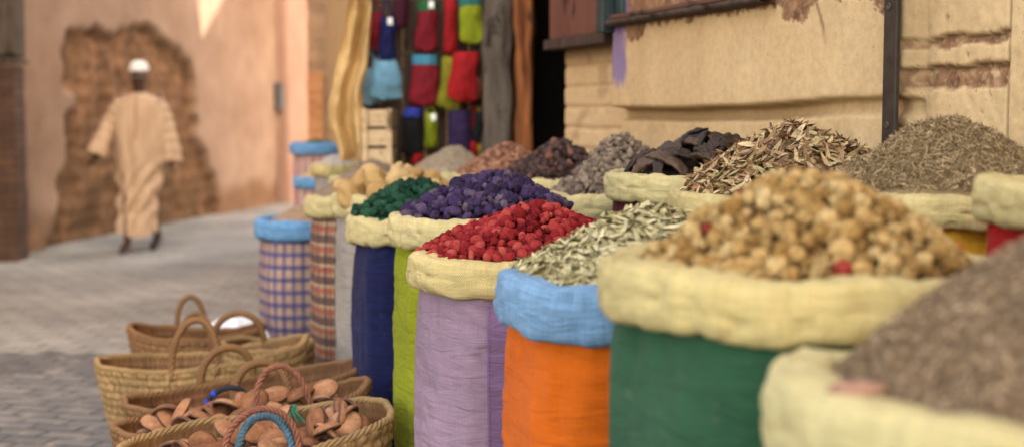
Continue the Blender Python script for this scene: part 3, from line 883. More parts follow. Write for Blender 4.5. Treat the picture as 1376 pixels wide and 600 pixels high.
# darker panel and stitched seam of the lilac sack
q = MB(); cx, cy, rb = .013, 3.40, (.266 * .925)
def lil(t, z, off):
    c, s = math.cos(t), math.sin(t)
    k = superk(t - SACK_ROT, 3.0) * .945
    f = z / .913
    rr = rb * k * (1 + .018 * math.sin(PI * f) - .02 * (1 - f)) + .011 * fbm(c * 1.5 + 5.9, s * 1.5, z * 2.2, 3)
    e = fbm(c * 2.0 + 5.9 * 3, s * 2.0, z * 15 + c * 1.5, 3)
    rr += .0051 * (1 - abs(e) * 2.2) * (.4 + .6 * smooth(-.3, .4, nz(c * 2, s * 2, z * 3 + 5.9))) + .004 * fbm(c * 5 + 5.9, s * 5, z, 2)
    return (cx + (rr + off) * c, cy + (rr + off) * s, z)
t_seam = -PI / 2 - .27
q.grid(40, 60, lambda i, j: lil(t_seam + 1.1 * i / 39 + .01 * nz(j * .2, 1), .86 * j / 59 + .004, .003), uvfn=lambda i, j: (i * .007, j * .0145))
pnl = q.build('side_panel', CL['violet'], dS, True, None, True); pnl['label'] = 'more violet panel right of the seam'
q = MB()
z = .01
while z < .86:
    a_ = lil(t_seam + .022, z, .0042); b2 = lil(t_seam + .022, z + .006, .0042)
    q.tube([a_, b2], .0011, 5); z += .0095
q.build('stitching', surf('purple_thread', [(.3, (.10, .05, .14)), (.7, (.16, .09, .2))], 20, bump=0), dS)

# ------------------------------------------------------------------ heaps
def ico(sub):
    import bmesh
    bm = bmesh.new(); bmesh.ops.create_icosphere(bm, subdivisions=sub, radius=1.0)
    v = np.array([x.co[:] for x in bm.verts]); f = [tuple(q.index for q in p.verts) for p in bm.faces]; bm.free()
    return v, f
ICO1, ICO2, ICO3 = ico(1), ico(2), ico(3)

class Heap:
    def __init__(s, key, z0, H, R, seed, peak=.10, lean=(0, 0), p=1.0):
        k = SK[key]; s.cx, s.cy = k['cx'], k['cy']; s.z0, s.H, s.R, s.seed, s.pk, s.lean, s.p = z0, H, R, seed, peak, lean, p
        s.nrm = 1.0 - 0 + peak
    def z(s, x, y):
        x2, y2 = x - s.lean[0], y - s.lean[1]
        t = math.hypot(x2, y2) / s.R
        f = (1 + s.pk - math.sqrt(t * t + s.pk * s.pk)) if s.p == 1.0 else 1 - t ** s.p
        f += .10 * fbm(x / s.R * 1.6 + s.seed, y / s.R * 1.6, 2, 3)
        return s.z0 + s.H * f
    def nrm_at(s, x, y):
        e = s.R * .04
        return Vector((-(s.z(x + e, y) - s.z(x - e, y)) / (2 * e), -(s.z(x, y + e) - s.z(x, y - e)) / (2 * e), 1)).normalized()
    def core(s, drop=0.0, nth=90, nr=40, rough=.0, rs=60, ext=1.08):
        mb = MB()
        def fn(i, j):
            r = s.R * ext * (j / (nr - 1)) ** .9; t = 2 * PI * i / nth
            x, y = r * math.cos(t), r * math.sin(t)
            zz = s.z(x, y) - drop
            if rough: zz += rough * fbm(x * rs, y * rs, s.seed, 3)
            return (s.cx + x, s.cy + y, max(zz, s.z0 - .06))
        mb.grid(nth, nr, fn, cu=True)
        return mb
    def points(s, N, off=0.0, jit=.5, ext=1.03):
        P, Nn = [], []
        ga = PI * (3 - math.sqrt(5)); R_ = random.Random(int(s.seed * 100) + N)
        for i in range(N):
            r = s.R * ext * math.sqrt((i + .5) / N); t = ga * i
            j_ = jit * s.R / math.sqrt(N)
            x = r * math.cos(t) + R_.uniform(-j_, j_) * 1.6; y = r * math.sin(t) + R_.uniform(-j_, j_) * 1.6
            n = s.nrm_at(x, y)
            P.append(Vector((s.cx + x, s.cy + y, s.z(x, y))) + n * off); Nn.append(n)
        return P, Nn

def frames(P, Nn, tilt, R_):
    # orientation whose z axis is the surface normal disturbed by tilt, with a random spin
    out = []
    for p, n in zip(P, Nn):
        d = Vector((R_.gauss(0, 1), R_.gauss(0, 1), R_.gauss(0, 1))) * tilt
        zax = (n + d).normalized()
        a = Vector((R_.uniform(-1, 1), R_.uniform(-1, 1), R_.uniform(-1, 1)))
        x = (a - zax * a.dot(zax)).normalized(); y = zax.cross(x)
        out.append(Matrix((x, y, zax)).transposed())
    return out
def merged(name, tmpls, P, M, scales, m, base=None, parent=None, smoothf=True, loc=None):
    V = []; F = []; off = 0
    if base is not None:
        V.append(np.array([tuple(p) for p in base.v])); F += base.f; off = len(base.v)
    R_ = random.Random(len(P))
    for p, mt, s in zip(P, M, scales):
        v, f = tmpls[R_.randrange(len(tmpls))]
        s = np.array(s if isinstance(s, (tuple, list)) else (s, s, s))
        V.append((v * s) @ np.array(mt).T + np.array(p))
        F += [tuple(i + off for i in q) for q in f]; off += len(v)
    return mesh_obj(name, np.concatenate(V), F, m, parent, None, smoothf, loc)

def bud_shape(seed, el=1.35, tuft=.5, lump=.12, sub=3, shaggy=0.0):
    v, f = (ICO3 if sub == 3 else ICO2)
    o = []
    for x, y, z in v:
        k = 1 + lump * fbm(x * 1.6 + seed, y * 1.6, z * 1.6, 2) + lump * .5 * fbm(x * 4 + seed, y * 4, z * 4, 2)
        zz = z * el
        if z > .35 and tuft:
            g_ = smooth(.35, 1.0, z)
            an = math.atan2(y, x)
            sp_ = fbm(math.cos(an) * 2.5 + seed, math.sin(an) * 2.5, z * 3, 3)
            k += g_ * tuft * (.25 + 1.2 * sp_)
            zz += g_ * tuft * (.3 + .8 * nz(x * 4 + seed, y * 4, 2))
        if shaggy:
            k += shaggy * fbm(x * 3.2 + seed, y * 3.2, z * 3.2, 4)
        o.append((x * k, y * k, zz * (1 + .1 * nz(seed, z))))
    o = np.array(o); o /= np.abs(o).max(); return o, f

def sized(shapes, size):
    return [(v * size, f) for v, f in shapes]
def bud_heap(hp, name, label, cat, group, shapes, fillshapes, size, m, core_m, N, Nind, sx=.78, seed=1, filllabel='', tilt=1.2, m2=None, m2set=(), fm=None):
    R_ = random.Random(seed)
    shapes = sized(shapes, size); fillshapes = sized(fillshapes, size)
    P, Nn = hp.points(N, size * .25)
    Mx = frames(P, Nn, tilt, R_)
    sc_ = [R_.choice([R_.uniform(.5, .8), R_.uniform(.8, 1.05), R_.uniform(.85, 1.25)]) for _ in P]
    vis = sorted(range(N), key=lambda i: -Nn[i].dot((CAM - P[i]).normalized()) + (0 if P[i].y < hp.cy + hp.R * .35 else .5))
    ind = set(vis[:Nind])
    meshes = []
    for k, (v, f) in enumerate(shapes):
        me = bpy.data.meshes.new(name); me.from_pydata(v.tolist(), [], f); me.materials.append(m2 if (m2 is not None and k in m2set) else m)
        me.polygons.foreach_set('use_smooth', [True] * len(me.polygons)); meshes.append(me)
    first = {}
    for i in sorted(ind):
        k = R_.randrange(len(meshes))
        if k not in first:
            o = bpy.data.objects.new(name, meshes[k]); first[k] = o
        else: o = first[k].copy()
        col.objects.link(o)
        o.matrix_world = Matrix.Translation(P[i]) @ Mx[i].to_4x4() @ Matrix.Diagonal((sc_[i], sc_[i], sc_[i], 1))
        tag(o, label, cat, group)
    rest = [i for i in range(N) if i not in ind]
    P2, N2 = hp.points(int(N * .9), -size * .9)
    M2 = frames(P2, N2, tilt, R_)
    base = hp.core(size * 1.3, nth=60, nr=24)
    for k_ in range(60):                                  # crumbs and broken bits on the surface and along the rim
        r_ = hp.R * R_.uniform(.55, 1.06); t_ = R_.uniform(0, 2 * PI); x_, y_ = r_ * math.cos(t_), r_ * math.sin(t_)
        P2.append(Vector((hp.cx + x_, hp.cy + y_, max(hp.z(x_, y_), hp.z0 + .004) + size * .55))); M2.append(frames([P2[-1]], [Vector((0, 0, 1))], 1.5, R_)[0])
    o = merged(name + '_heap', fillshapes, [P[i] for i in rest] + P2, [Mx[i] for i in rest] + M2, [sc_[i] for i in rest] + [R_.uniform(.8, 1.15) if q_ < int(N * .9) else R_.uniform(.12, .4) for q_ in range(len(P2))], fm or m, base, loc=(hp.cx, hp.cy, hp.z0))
    tag(o, filllabel, cat, None, 'stuff')

# crimson buds on the lilac sack
RED_D = pieces('crimson_gap_shade', [(0, (.09, .004, .007)), (1, (.20, .010, .014))], 150, .5, .9, .6, 200, .004, .1)  # darker copy of the crimson, painting shade into the gaps between buds
RED = pieces('crimson_buds', [(0, (.14, .006, .010)), (.35, (.24, .017, .020)), (.75, (.32, .038, .036)), (1, (.38, .07, .058))], 220, .4, .9, .5, 330, .0025, .12)
RED2 = pieces('dark_crimson_buds', [(0, (.14, .006, .010)), (.5, (.24, .012, .018)), (1, (.34, .022, .026))], 200, .6, .85, .8, 260, .005, .15)
hD = Heap('D', .957, .108, .226, 3.1, .22, lean=(.045, .02))
bud_heap(hD, 'crimson_bud', 'dried crimson bud heaped on the lilac sack', 'bud', 'crimson buds on the lilac sack',
         [bud_shape(1, 1.3, .0, .07), bud_shape(2, 1.45, .0, .09), bud_shape(9, 1.2, .0, .10), bud_shape(12, 1.35, .0, .08), bud_shape(3, 1.35, .7, .12, shaggy=.1), bud_shape(4, 1.2, .3, .25, shaggy=.9), bud_shape(5, 1.5, .6, .3, shaggy=.8)],
         [bud_shape(6, 1.2, .3, .3, 2, .8), bud_shape(7, 1.3, .4, .3, 2, .6)], .0166, RED, RED2, 430, 290, seed=11, fm=RED_D, m2=RED2, m2set=(5, 6),
         filllabel='lower layer of dried crimson buds inside the lilac sack')
# purple buds
PUR_D = pieces('purple_gap_shade', [(0, (.015, .008, .03)), (1, (.04, .024, .075))], 150, .5, .9, .6, 200, .004, .1)  # darker purple for the lower layer, shade painted between the buds
PUR = pieces('purple_buds', [(0, (.022, .011, .045)), (.4, (.040, .022, .080)), (.75, (.065, .038, .11)), (1, (.14, .095, .14))], 170, .6, .8, .7, 240, .004, .2)
hE = Heap('E', .998, .122, .228, 6.3, .2, lean=(.03, 0))
bud_heap(hE, 'purple_bud', 'dried purple bud heaped on the lime green sack', 'bud', 'purple buds on the lime green sack',
         [bud_shape(21, 1.35, .3, .3), bud_shape(22, 1.6, .5, .3), bud_shape(23, 1.25, .4, .3, shaggy=.7), bud_shape(24, 1.7, .3, .35, shaggy=.5), bud_shape(25, 1.2, .2, .3, shaggy=.3)],
         [bud_shape(26, 1.3, .3, .3, 2, .6), bud_shape(27, 1.4, .4, .3, 2, .3)], .0215, PUR, PUR, 300, 230, seed=12, fm=PUR_D,
         filllabel='lower layer of dried purple buds inside the lime green sack')
# tan buds on the green sack
TAN_D = pieces('tan_gap_shade', [(0, (.15, .075, .025)), (1, (.30, .17, .07))], 150, .5, .9, .6, 200, .004, .1)  # darker tan for the lower layer, shade painted between the buds
TAN = pieces('tan_buds', [(0, (.33, .18, .055)), (.3, (.50, .30, .11)), (.65, (.62, .40, .165)), (.97, (.72, .52, .26)), (.98, (.42, .055, .045)), (1, (.40, .05, .04))], 150, .62, .9, .9, 230, .006, .12)
hB = Heap('B', 1.062, .150, .222, 9.4, .15, lean=(.012, .0))
bud_heap(hB, 'tan_bud', 'dried tan bud heaped on the green cloth sack', 'bud', 'tan buds on the green cloth sack',
         [bud_shape(31, 1.05, .0, .22, shaggy=.25), bud_shape(32, 1.1, .4, .3, shaggy=.3), bud_shape(33, 1.15, .9, .3, shaggy=.6), bud_shape(34, 1.05, .3, .3, shaggy=1.1), bud_shape(35, 1.2, .8, .3, shaggy=.9)],
         [bud_shape(36, 1.1, .3, .3, 2, .7), bud_shape(37, 1.2, .4, .3, 2, .5)], .0168, TAN, TAN, 480, 298, seed=13, fm=TAN_D,
         filllabel='lower layer of dried tan buds inside the green cloth sack')
# dark green buds on the navy sack
GRN = pieces('green_buds', [(0, (.006, .032, .020)), (.5, (.011, .055, .032)), (1, (.024, .085, .05))], 150, .6, .85, .6, 200, .004, .15)
hF = Heap('F', .95, .115, .195, 12.3, .2)
bud_heap(hF, 'green_bud', 'dried dark green bud heaped on the navy sack', 'bud', 'dark green buds on the navy sack',
         [bud_shape(41, 1.3, .4, .3, 2, .3), bud_shape(42, 1.2, .3, .3, 2, .7)],
         [bud_shape(46, 1.3, .3, .3, 2, .5)], .020, GRN, GRN, 270, 150, seed=14,
         filllabel='lower layer of dried dark green buds inside the navy sack')

# leaf heaps
def leaf_t(L, W, curl, twist, nseg=5):
    v = []; f = []
    for j in range(nseg + 1):
        u = j / nseg
        wdt = W * (math.sin(PI * (.04 + .92 * u)) ** .8) * (1 - .25 * u)
        x = (u - .5) * L; zz = curl * L * (u - .5) ** 2 * 2
        tw = twist * (u - .5)
        for k, sd in ((-1, 1), (0, 0), (1, 1)):
            yy = k * wdt / 2; lift = abs(k) * wdt * .28
            v.append((x, yy * math.cos(tw) - lift * math.sin(tw), zz + yy * math.sin(tw) + lift * math.cos(tw)))
    for j in range(nseg):
        for k in range(2):
            a_ = j * 3 + k; f.append((a_, a_ + 1, a_ + 4, a_ + 3))
    return np.array(v), f
def leaf_heap(hp, name, label, cat, m, tmpls, N, lay, tilt, seed, smin=.7, smax=1.2, extra=None, drop=.01, ext=1.03):
    R_ = random.Random(seed); P = []; Nn = []
    for l_ in range(lay):
        p, n = hp.points(N + 17 * l_, (l_ - lay + 1) * .006 + .004, .9, ext); P += p; Nn += n
    if extra: P += extra[0]; Nn += extra[1]
    M = frames(P, Nn, tilt, R_)
    o = merged(name, tmpls, P, M, [R_.uniform(smin, smax) for _ in P], m, hp.core(drop), loc=(hp.cx, hp.cy, hp.z0))
    return tag(o, label, cat, None, 'stuff')
BAY = pieces('dry_brown_leaves', [(0, (.09, .042, .018)), (.3, (.25, .145, .07)), (.55, (.40, .265, .135)), (.8, (.56, .42, .25)), (.9, (.27, .22, .09)), (1, (.36, .16, .075))], 90, .35, .6, .2, 60, .001)
hR3 = Heap('R3', 1.09, .172, .255, 2.2, .28, lean=(.02, .03))
ex = ([], [])
for k in range(36):
    a_ = rnd.uniform(PI * 1.02, PI * 1.6); r_ = rnd.uniform(.22, .285)
    ex[0].append(Vector((hR3.cx + r_ * math.cos(a_), hR3.cy + r_ * math.sin(a_), 1.112 + rnd.uniform(-.004, .012)))); ex[1].append(Vector((0, 0, 1)))
leaf_heap(hR3, 'brown_leaf_heap', 'pointed heap of dry brown bay leaves left of the iron bar', 'leaf heap', BAY,
          [leaf_t(.056, .016, .12, .5), leaf_t(.048, .013, -.15, -.8), leaf_t(.062, .015, .22, .4), leaf_t(.042, .018, -.08, .9), leaf_t(.05, .011, .3, 1.4)], 640, 2, .36, 5, extra=ex)
OLV = pieces('olive_leaves', [(0, (.20, .165, .075)), (.35, (.34, .295, .15)), (.7, (.47, .41, .24)), (1, (.56, .48, .30))], 50, .3, .65, .2, 60, .001)
hC = Heap('C', .965, .140, .240, 4.4, .26, lean=(.035, .03))
leaf_heap(hC, 'olive_leaf_heap', 'heap of pale olive green dried leaves on the orange sack', 'leaf heap', OLV,
          [leaf_t(.034, .0125, .12, .5), leaf_t(.03, .010, -.14, -.8), leaf_t(.04, .0115, .25, .4), leaf_t(.024, .013, .1, .9)], 1000, 2, .30, 6)

# fine herbs and seeds
def stick_t(L, W):
    v = [(-L / 2, -W / 2, 0), (-L / 2, W / 2, 0), (-L / 2, 0, W * .8), (L / 2, -W / 2, 0), (L / 2, W / 2, 0), (L / 2, 0, W * .8)]
    return np.array(v), [(0, 1, 4, 3), (1, 2, 5, 4), (2, 0, 3, 5)]
HERB = pieces('dried_herb', [(0, (.12, .078, .036)), (.35, (.25, .17, .085)), (.7, (.38, .27, .15)), (.95, (.62, .46, .28)), (1, (.08, .05, .025))], 40, .3, .85, .2, 80, .001)
hR2 = Heap('R2', 1.12, .168, .232, 7.7, .26, lean=(.0, .0))
leaf_heap(hR2, 'herb_heap', 'tall smooth heap of fine dried grey green herb at the right of the iron bar', 'herb heap', HERB,
          [stick_t(.018, .0015), stick_t(.012, .0020), stick_t(.028, .0012), leaf_t(.010, .0035, .3, .5, 2), stick_t(.014, .0015)], 6500, 2, .55, 8, drop=.006)
SEED = pieces('grey_brown_seeds', [(0, (.15, .095, .055)), (.5, (.29, .195, .12)), (1, (.43, .31, .205))], 40, .3, .85, .2, 80, .001)
hA = Heap('A', .985, .185, .245, 1.9, .12, lean=(.03, .02))
leaf_heap(hA, 'seed_heap', 'blurred grey brown seed heap on the nearest sack', 'seed heap', SEED,
          [stick_t(.009, .0024), stick_t(.006, .003), leaf_t(.010, .005, .3, .5, 2)], 4200, 2, .4, 9, drop=.004)
# pinkish scrap tucked in the fold of the near rim
q = MB(); c = at(1148, 500, 1.47)
vv, ff = bud_shape(77, 1.0, 0, .25)
q.add([Vector((c.x + .002, c.y, c.z - .018)) + Vector((p[0] * .034, p[1] * .02, p[2] * .010)) for p in vv], ff)
tag(q.build('cloth_scrap', surf('pink_scrap', [(.3, (.22, .11, .08)), (.7, (.36, .20, .15))], 20)), 'pinkish scrap tucked inside the rim of the nearest sack', 'scrap')

def lump_heap(hp, name, label, cat, m, size, N, lay=2, tilt=1.0, seed=3, shag=.5, drop=.012):
    R_ = random.Random(seed); P = []; Nn = []
    for l_ in range(lay):
        p, n = hp.points(N + 11 * l_, -size * .8 * (lay - 1 - l_) + size * .2, .8); P += p; Nn += n
    M = frames(P, Nn, tilt, R_)
    t_ = sized([bud_shape(50 + seed + k, R_.uniform(.8, 1.7), .4, .35, 2, shag + .35) for k in range(6)], size)
    o = merged(name, t_, P, M, [R_.uniform(.5, 1.45) for _ in P], m, hp.core(size + drop), loc=(hp.cx, hp.cy, hp.z0))
    return tag(o, label, cat, None, 'stuff')
GRYL = pieces('grey_brown_lumps', [(0, (.09, .062, .045)), (.5, (.18, .132, .10)), (1, (.29, .22, .165))], 60, .45, .85, .5, 90, .004)
lump_heap(Heap('R5', 1.02, .20, .205, 3.6, .13, lean=(.03, .02)), 'grey_lump_heap', 'heap of shaggy grey brown lumps left of the black pods', 'spice heap', GRYL, .014, 520, seed=31)
DKF = pieces('dark_brown_fruit', [(0, (.02, .010, .010)), (.5, (.05, .022, .020)), (.85, (.085, .04, .032)), (1, (.22, .09, .05))], 60, .5, .6, .5, 90, .004)
lump_heap(Heap('R6', 1.04, .145, .195, 4.6, .18), 'dark_fruit_heap', 'heap of dark brown dried fruit in front of the dark doorway', 'spice heap', DKF, .017, 330, seed=32)
RBR = pieces('reddish_brown_chips', [(0, (.15, .06, .035)), (.5, (.27, .125, .075)), (1, (.40, .21, .13))], 60, .4, .8, .4, 90, .003)
lump_heap(Heap('R7', 1.035, .128, .19, 5.6, .2), 'reddish_chip_heap', 'heap of reddish brown chips below the rust brown post', 'spice heap', RBR, .013, 420, seed=33)
PWD = surf('grey_brown_powder', [(.3, (.17, .125, .085)), (.7, (.30, .24, .17))], 45, bump=.8, bscale=120, bdist=.004)
def powder(key, z0, H, R, seed, label, m=PWD, name='powder_heap', peak=.16):
    hp = Heap(key, z0, H, R, seed, peak)
    return tag(hp.core(0, 90, 40, .007, 70).build(name, m, None, True, (hp.cx, hp.cy, z0)), label, 'spice heap', None, 'stuff')
powder('R8', 1.01, .135, .205, 8.1, 'grey brown powder heap below the purple felt bag')
powder('R9', .98, .10, .18, 9.2, 'brown powder heap behind the tan roots', surf('brown_powder', [(.3, (.13, .09, .065)), (.7, (.22, .165, .125))], 40, bump=.8, bscale=110, bdist=.004))
powder('H', .935, .125, .18, 10.3, 'brown powder heap on the red plaid sack', surf('umber_powder', [(.3, (.15, .105, .075)), (.7, (.24, .175, .125))], 40, bump=.8, bscale=110, bdist=.004))
powder('I', .78, .09, .17, 11.4, 'low brown heap on the blue plaid sack', surf('tan_powder', [(.3, (.22, .14, .09)), (.7, (.32, .22, .15))], 40, bump=.8, bscale=110, bdist=.004))
powder('J1', 1.08, .04, .14, 12.5, 'dark green heap on the higher pink striped sack', surf('green_powder', [(.3, (.02, .05, .03)), (.7, (.05, .10, .06))], 40, bump=.8, bscale=90, bdist=.01), peak=.4)
powder('J2', .91, .05, .10, 13.6, 'yellowish heap on the lower pink striped sack', surf('yellow_powder', [(.3, (.45, .30, .10)), (.7, (.6, .44, .18))], 40, bump=.8, bscale=90, bdist=.01), peak=.3)
powder('J3', 1.0, .07, .11, 14.6, 'pale grey heap on the sack beside the pink stripes', surf('pale_powder', [(.3, (.36, .32, .30)), (.7, (.48, .44, .41))], 40, bump=.8, bscale=90, bdist=.01), peak=.3)
powder('R1', 1.165, .05, .19, 15.6, 'low pale heap inside the red cloth sack at the right edge', surf('pale_tan_powder', [(.3, (.36, .27, .17)), (.7, (.48, .37, .24))], 40, bump=.8, bscale=90, bdist=.006), peak=.3)

# chunky tan roots
ROOT = pieces('tan_roots', [(0, (.42, .26, .10)), (.5, (.52, .345, .155)), (1, (.60, .43, .22))], 22, .35, .85, .5, 40, .006)
hG = Heap('G', .955, .105, .20, 3.3, .25)
R_ = random.Random(41)
vs = [bud_shape(60 + k, R_.uniform(1.2, 2.0), 0, .38, 3, .12) for k in range(5)]
rm = []
for v, f in vs:
    me = bpy.data.meshes.new('root_chunk'); me.from_pydata(v.tolist(), [], f); me.materials.append(ROOT)
    me.polygons.foreach_set('use_smooth', [True] * len(me.polygons)); rm.append(me)
P, Nn = hG.points(24, .024, .5); M = frames(P, Nn, 1.2, R_)
for p, mt in zip(P, M):
    o = bpy.data.objects.new('root_chunk', rm[R_.randrange(5)]); col.objects.link(o)
    k = R_.uniform(.045, .068)
    o.matrix_world = Matrix.Translation(p) @ mt.to_4x4() @ Matrix.Diagonal((k, k, k, 1))
    tag(o, 'knobbly tan root chunk heaped on the grey cloth sack', 'root', 'tan roots on the grey cloth sack')
tag(hG.core(.02).build('root_bed', ROOT, None, True, (hG.cx, hG.cy, .97)), 'bed of broken tan root under the chunks on the grey sack', 'root bed', None, 'stuff')

# black leathery pods
POD = pieces('black_pods', [(0, (.014, .007, .005)), (.6, (.038, .020, .013)), (1, (.085, .048, .030))], 45, .5, .5, .8, 90, .005, .35)
def pod_t(seed, L=.17, W=.021):
    nu, nv = 26, 12; v = []; f = []
    for j in range(nu):
        u = j / (nu - 1); th = (u - .5) * (1.6 + .5 * nz(seed, 1))
        rr = L * .62
        cx_, cz_ = math.sin(th) * rr, (math.cos(th) - 1) * rr
        w_ = W * (math.sin(PI * (.012 + .976 * u)) ** .6) * (1 + .22 * fbm(u * 5, seed, 1)); tk = w_ * .5 * (1 + .5 * fbm(u * 14, seed, 2))
        for i in range(nv):
            t = 2 * PI * i / nv
            y = w_ * math.cos(t); zz = tk * math.sin(t) * (1 + .3 * nz(u * 9 + seed, t)) + .35 * w_ * math.cos(t) ** 2 + .006 * fbm(u * 9 + seed, y * 60, 3)
            v.append((cx_ + zz * math.sin(th), y + .01 * nz(u * 3, seed), cz_ + zz * math.cos(th)))
    for j in range(nu - 1):
        for i in range(nv): f.append((j * nv + i, j * nv + (i + 1) % nv, (j + 1) * nv + (i + 1) % nv, (j + 1) * nv + i))
    f.append(tuple(range(nv))[::-1]); f.append(tuple((nu - 1) * nv + i for i in range(nv)))
    return np.array(v), f
pm = []
for k in range(5):
    v, f = pod_t(k * 3.7); me = bpy.data.meshes.new('dried_pod'); me.from_pydata(v.tolist(), [], f); me.materials.append(POD)
    me.polygons.foreach_set('use_smooth', [True] * len(f)); pm.append(me)
hR4 = Heap('R4', 1.095, .115, .19, 6.6, .45, lean=(.03, 0))
R_ = random.Random(43)
P, Nn = hR4.points(50, .022, .8, .85); M = frames(P, Nn, .25, R_)
for p, mt in zip(P, M):
    o = bpy.data.objects.new('dried_pod', pm[R_.randrange(5)]); col.objects.link(o)
    k = R_.uniform(.7, 1.1); o.matrix_world = Matrix.Translation(p) @ mt.to_4x4() @ Matrix.Diagonal((k, k, k, 1))
    tag(o, 'curled black leathery pod heaped on the burgundy sack', 'pod', 'black pods on the burgundy sack')
tag(hR4.core(.012).build('pod_bed', POD, None, True, (hR4.cx, hR4.cy, 1.1)), 'bed of black pods inside the rim of the burgundy sack', 'pod bed', None, 'stuff')

# ------------------------------------------------------------------ baskets
def straw(name, lo, hi):
    m, nt, b = NM(name)
    uv = TC(nt, 'UV'); ob = TC(nt, 'Object')
    n = NOISE(nt, MAPV(nt, uv, (120, 10, 1)), 1.0, 4, .7)
    n2 = NOISE(nt, ob, 6, 5, .6)
    c = RAMP(nt, n, [(.28, lo), (.7, hi)])
    c = MIX(nt, 1, c, RAMP(nt, n2, [(.3, .68), (.7, 1.15)]), 'MULTIPLY')
    LK(nt, c, b.inputs['Base Color']); b.inputs['Roughness'].default_value = .7; b.inputs['Specular IOR Level'].default_value = .3
    LK(nt, BUMP(nt, n, .5, .003), b.inputs['Normal'])
    return m
STRAW_L = straw('light_straw', (.12, .068, .027), (.43, .275, .125))
STRAW_B = straw('brown_straw', (.08, .038, .015), (.28, .145, .062))
STRAW_D = straw('dark_inner_straw', (.06, .024, .009), (.19, .082, .032))
TERRA_ROPE = surf('terracotta_rope', [(.3, (.13, .05, .033)), (.7, (.26, .105, .068))], 40, bump=.4, bscale=200)
BLUE_ROPE = surf('blue_rope', [(.3, (.035, .075, .12)), (.7, (.09, .165, .235))], 40, bump=.4, bscale=200)
NAVY_ROPE = surf('black_rope', [(.3, (.010, .011, .016)), (.7, (.03, .032, .05))], 30, bump=.4, bscale=200)
BLUE_TAPE = surf('blue_tape', [(.3, (.01, .04, .42)), (.7, (.02, .07, .6))], 30, bump=0)
BK = {}
def basket(key, label, cx, cy, a, b, H, rot, seed, m, minner, tilt=(0, 0), flare=.70, sag=.03, bottom=0.0):
    root = empty('straw_basket', (cx, cy, bottom), label, 'basket', 'straw baskets on the ground')
    rows = 13; sub = 6; n1 = 300
    cr, sr = math.cos(rot), math.sin(rot)
    def pt(t, f, inner=0.0, add=0.0):
        k = flare + (1 - flare) * f ** .8
        c, s = math.cos(t), math.sin(t)
        e = 2.5
        kk = (abs(c) ** e + abs(s) ** e) ** (-1 / e)
        wob = 1 + .035 * fbm(c * 1.2 + seed, s * 1.2, f * 1.5, 3)
        x = (a * k * kk * wob - inner + add) * c; y = (b * k * kk * wob - inner + add) * s
        z = H * f + f * (sag * (c * c - .5) * 1.4 + .015 * fbm(c * 1.3 + seed, s * 1.3, 4)) + f * (tilt[0] * x + tilt[1] * y)
        return Vector((cx + x * cr - y * sr, cy + x * sr + y * cr, bottom + max(0.004, z)))
    BK[key] = dict(pt=pt, root=root, cx=cx, cy=cy, a=a, b=b, H=H, rot=rot)
    nz_ = rows * sub + 1
    def out(i, j):
        t = 2 * PI * i / n1; f = j / (nz_ - 1); row = j / sub
        ph = (row % 1.0)
        bul = .0055 * math.sin(PI * ph) 
        br = .0035 * math.sin(t * 48 + (math.floor(row) % 2) * PI + (ph - .5) * 2.4) * math.sin(PI * ph)
        return pt(t, f, 0, bul + br + .002 * nz(t * 30, row * 3, seed))
    q = MB(); per = PI * (a + b)
    q.grid(n1 + 1, nz_, lambda i, j: out(i % n1, j), uvfn=lambda i, j: (per * i / n1, H * 1.1 * j / (nz_ - 1)))
    q.build('outer_weave', m, root, True, None, True)
    q = MB()
    q.grid(n1 // 2 + 1, 40, lambda i, j: pt(2 * PI * (i % (n1 // 2)) / (n1 // 2), j / 39, .013, .003 * math.sin(j / 39 * rows * 2 * PI)), flip=True, uvfn=lambda i, j: (per * i / (n1 // 2), H * j / 39))
    q.fan([pt(2 * PI * i / 60, .03, .012) for i in range(60)])
    q.build('inner_weave', minner, root, True, None, True)
    # braided rim
    q = MB(); L = 360
    for ph in (0, PI / 2, PI, 1.5 * PI):
        Q = []
        for i in range(L):
            t = 2 * PI * i / L; p = pt(t, 1.0, .006)
            an = t * 26 + ph; o_ = (p - Vector((cx, cy, p.z))).normalized()
            Q.append(p + o_ * .0065 * math.cos(an) + Vector((0, 0, .0065 * math.sin(an))))
        q.tube(Q, .0058, 6, True)
    q.build('braided_rim', m, root)
    return root
def handle(key, t0, t1, hgt, m, r=.011, turns=10, lean=0.0, strands=3, name='handle', rad=True, wrap=None, sway=0.0):
    B = BK[key]; p0 = B['pt'](t0, .93, -.004); p1 = B['pt'](t1, .93, -.004)
    c = Vector((B['cx'], B['cy'], 0)); mid = (p0 + p1) / 2
    inw = (c - mid); inw.z = 0; inw = inw.normalized() if inw.length > 1e-5 else Vector((0, 1, 0))
    path = []
    N = 70
    along = (p1 - p0).normalized()
    for i in range(N):
        u = i / (N - 1)
        an = PI * u
        p = mid + (p0 - p1) / 2 * (math.cos(an) * (1 + .18 * math.sin(an))) + Vector((0, 0, 1)) * hgt * math.sin(an) ** .9
        p += inw * lean * math.sin(an) + along * sway * math.sin(an)
        path.append(p)
    q = MB(); q.rope(path, r, strands, turns)
    h = q.build(name, m, B['root'])
    if wrap:
        w_ = MB()
        for k in range(3, 15, 4):
            w_.tube(path[k * 2:k * 2 + 4], r * 1.16, 10)
        w_.build('tape', wrap, h)
    return h
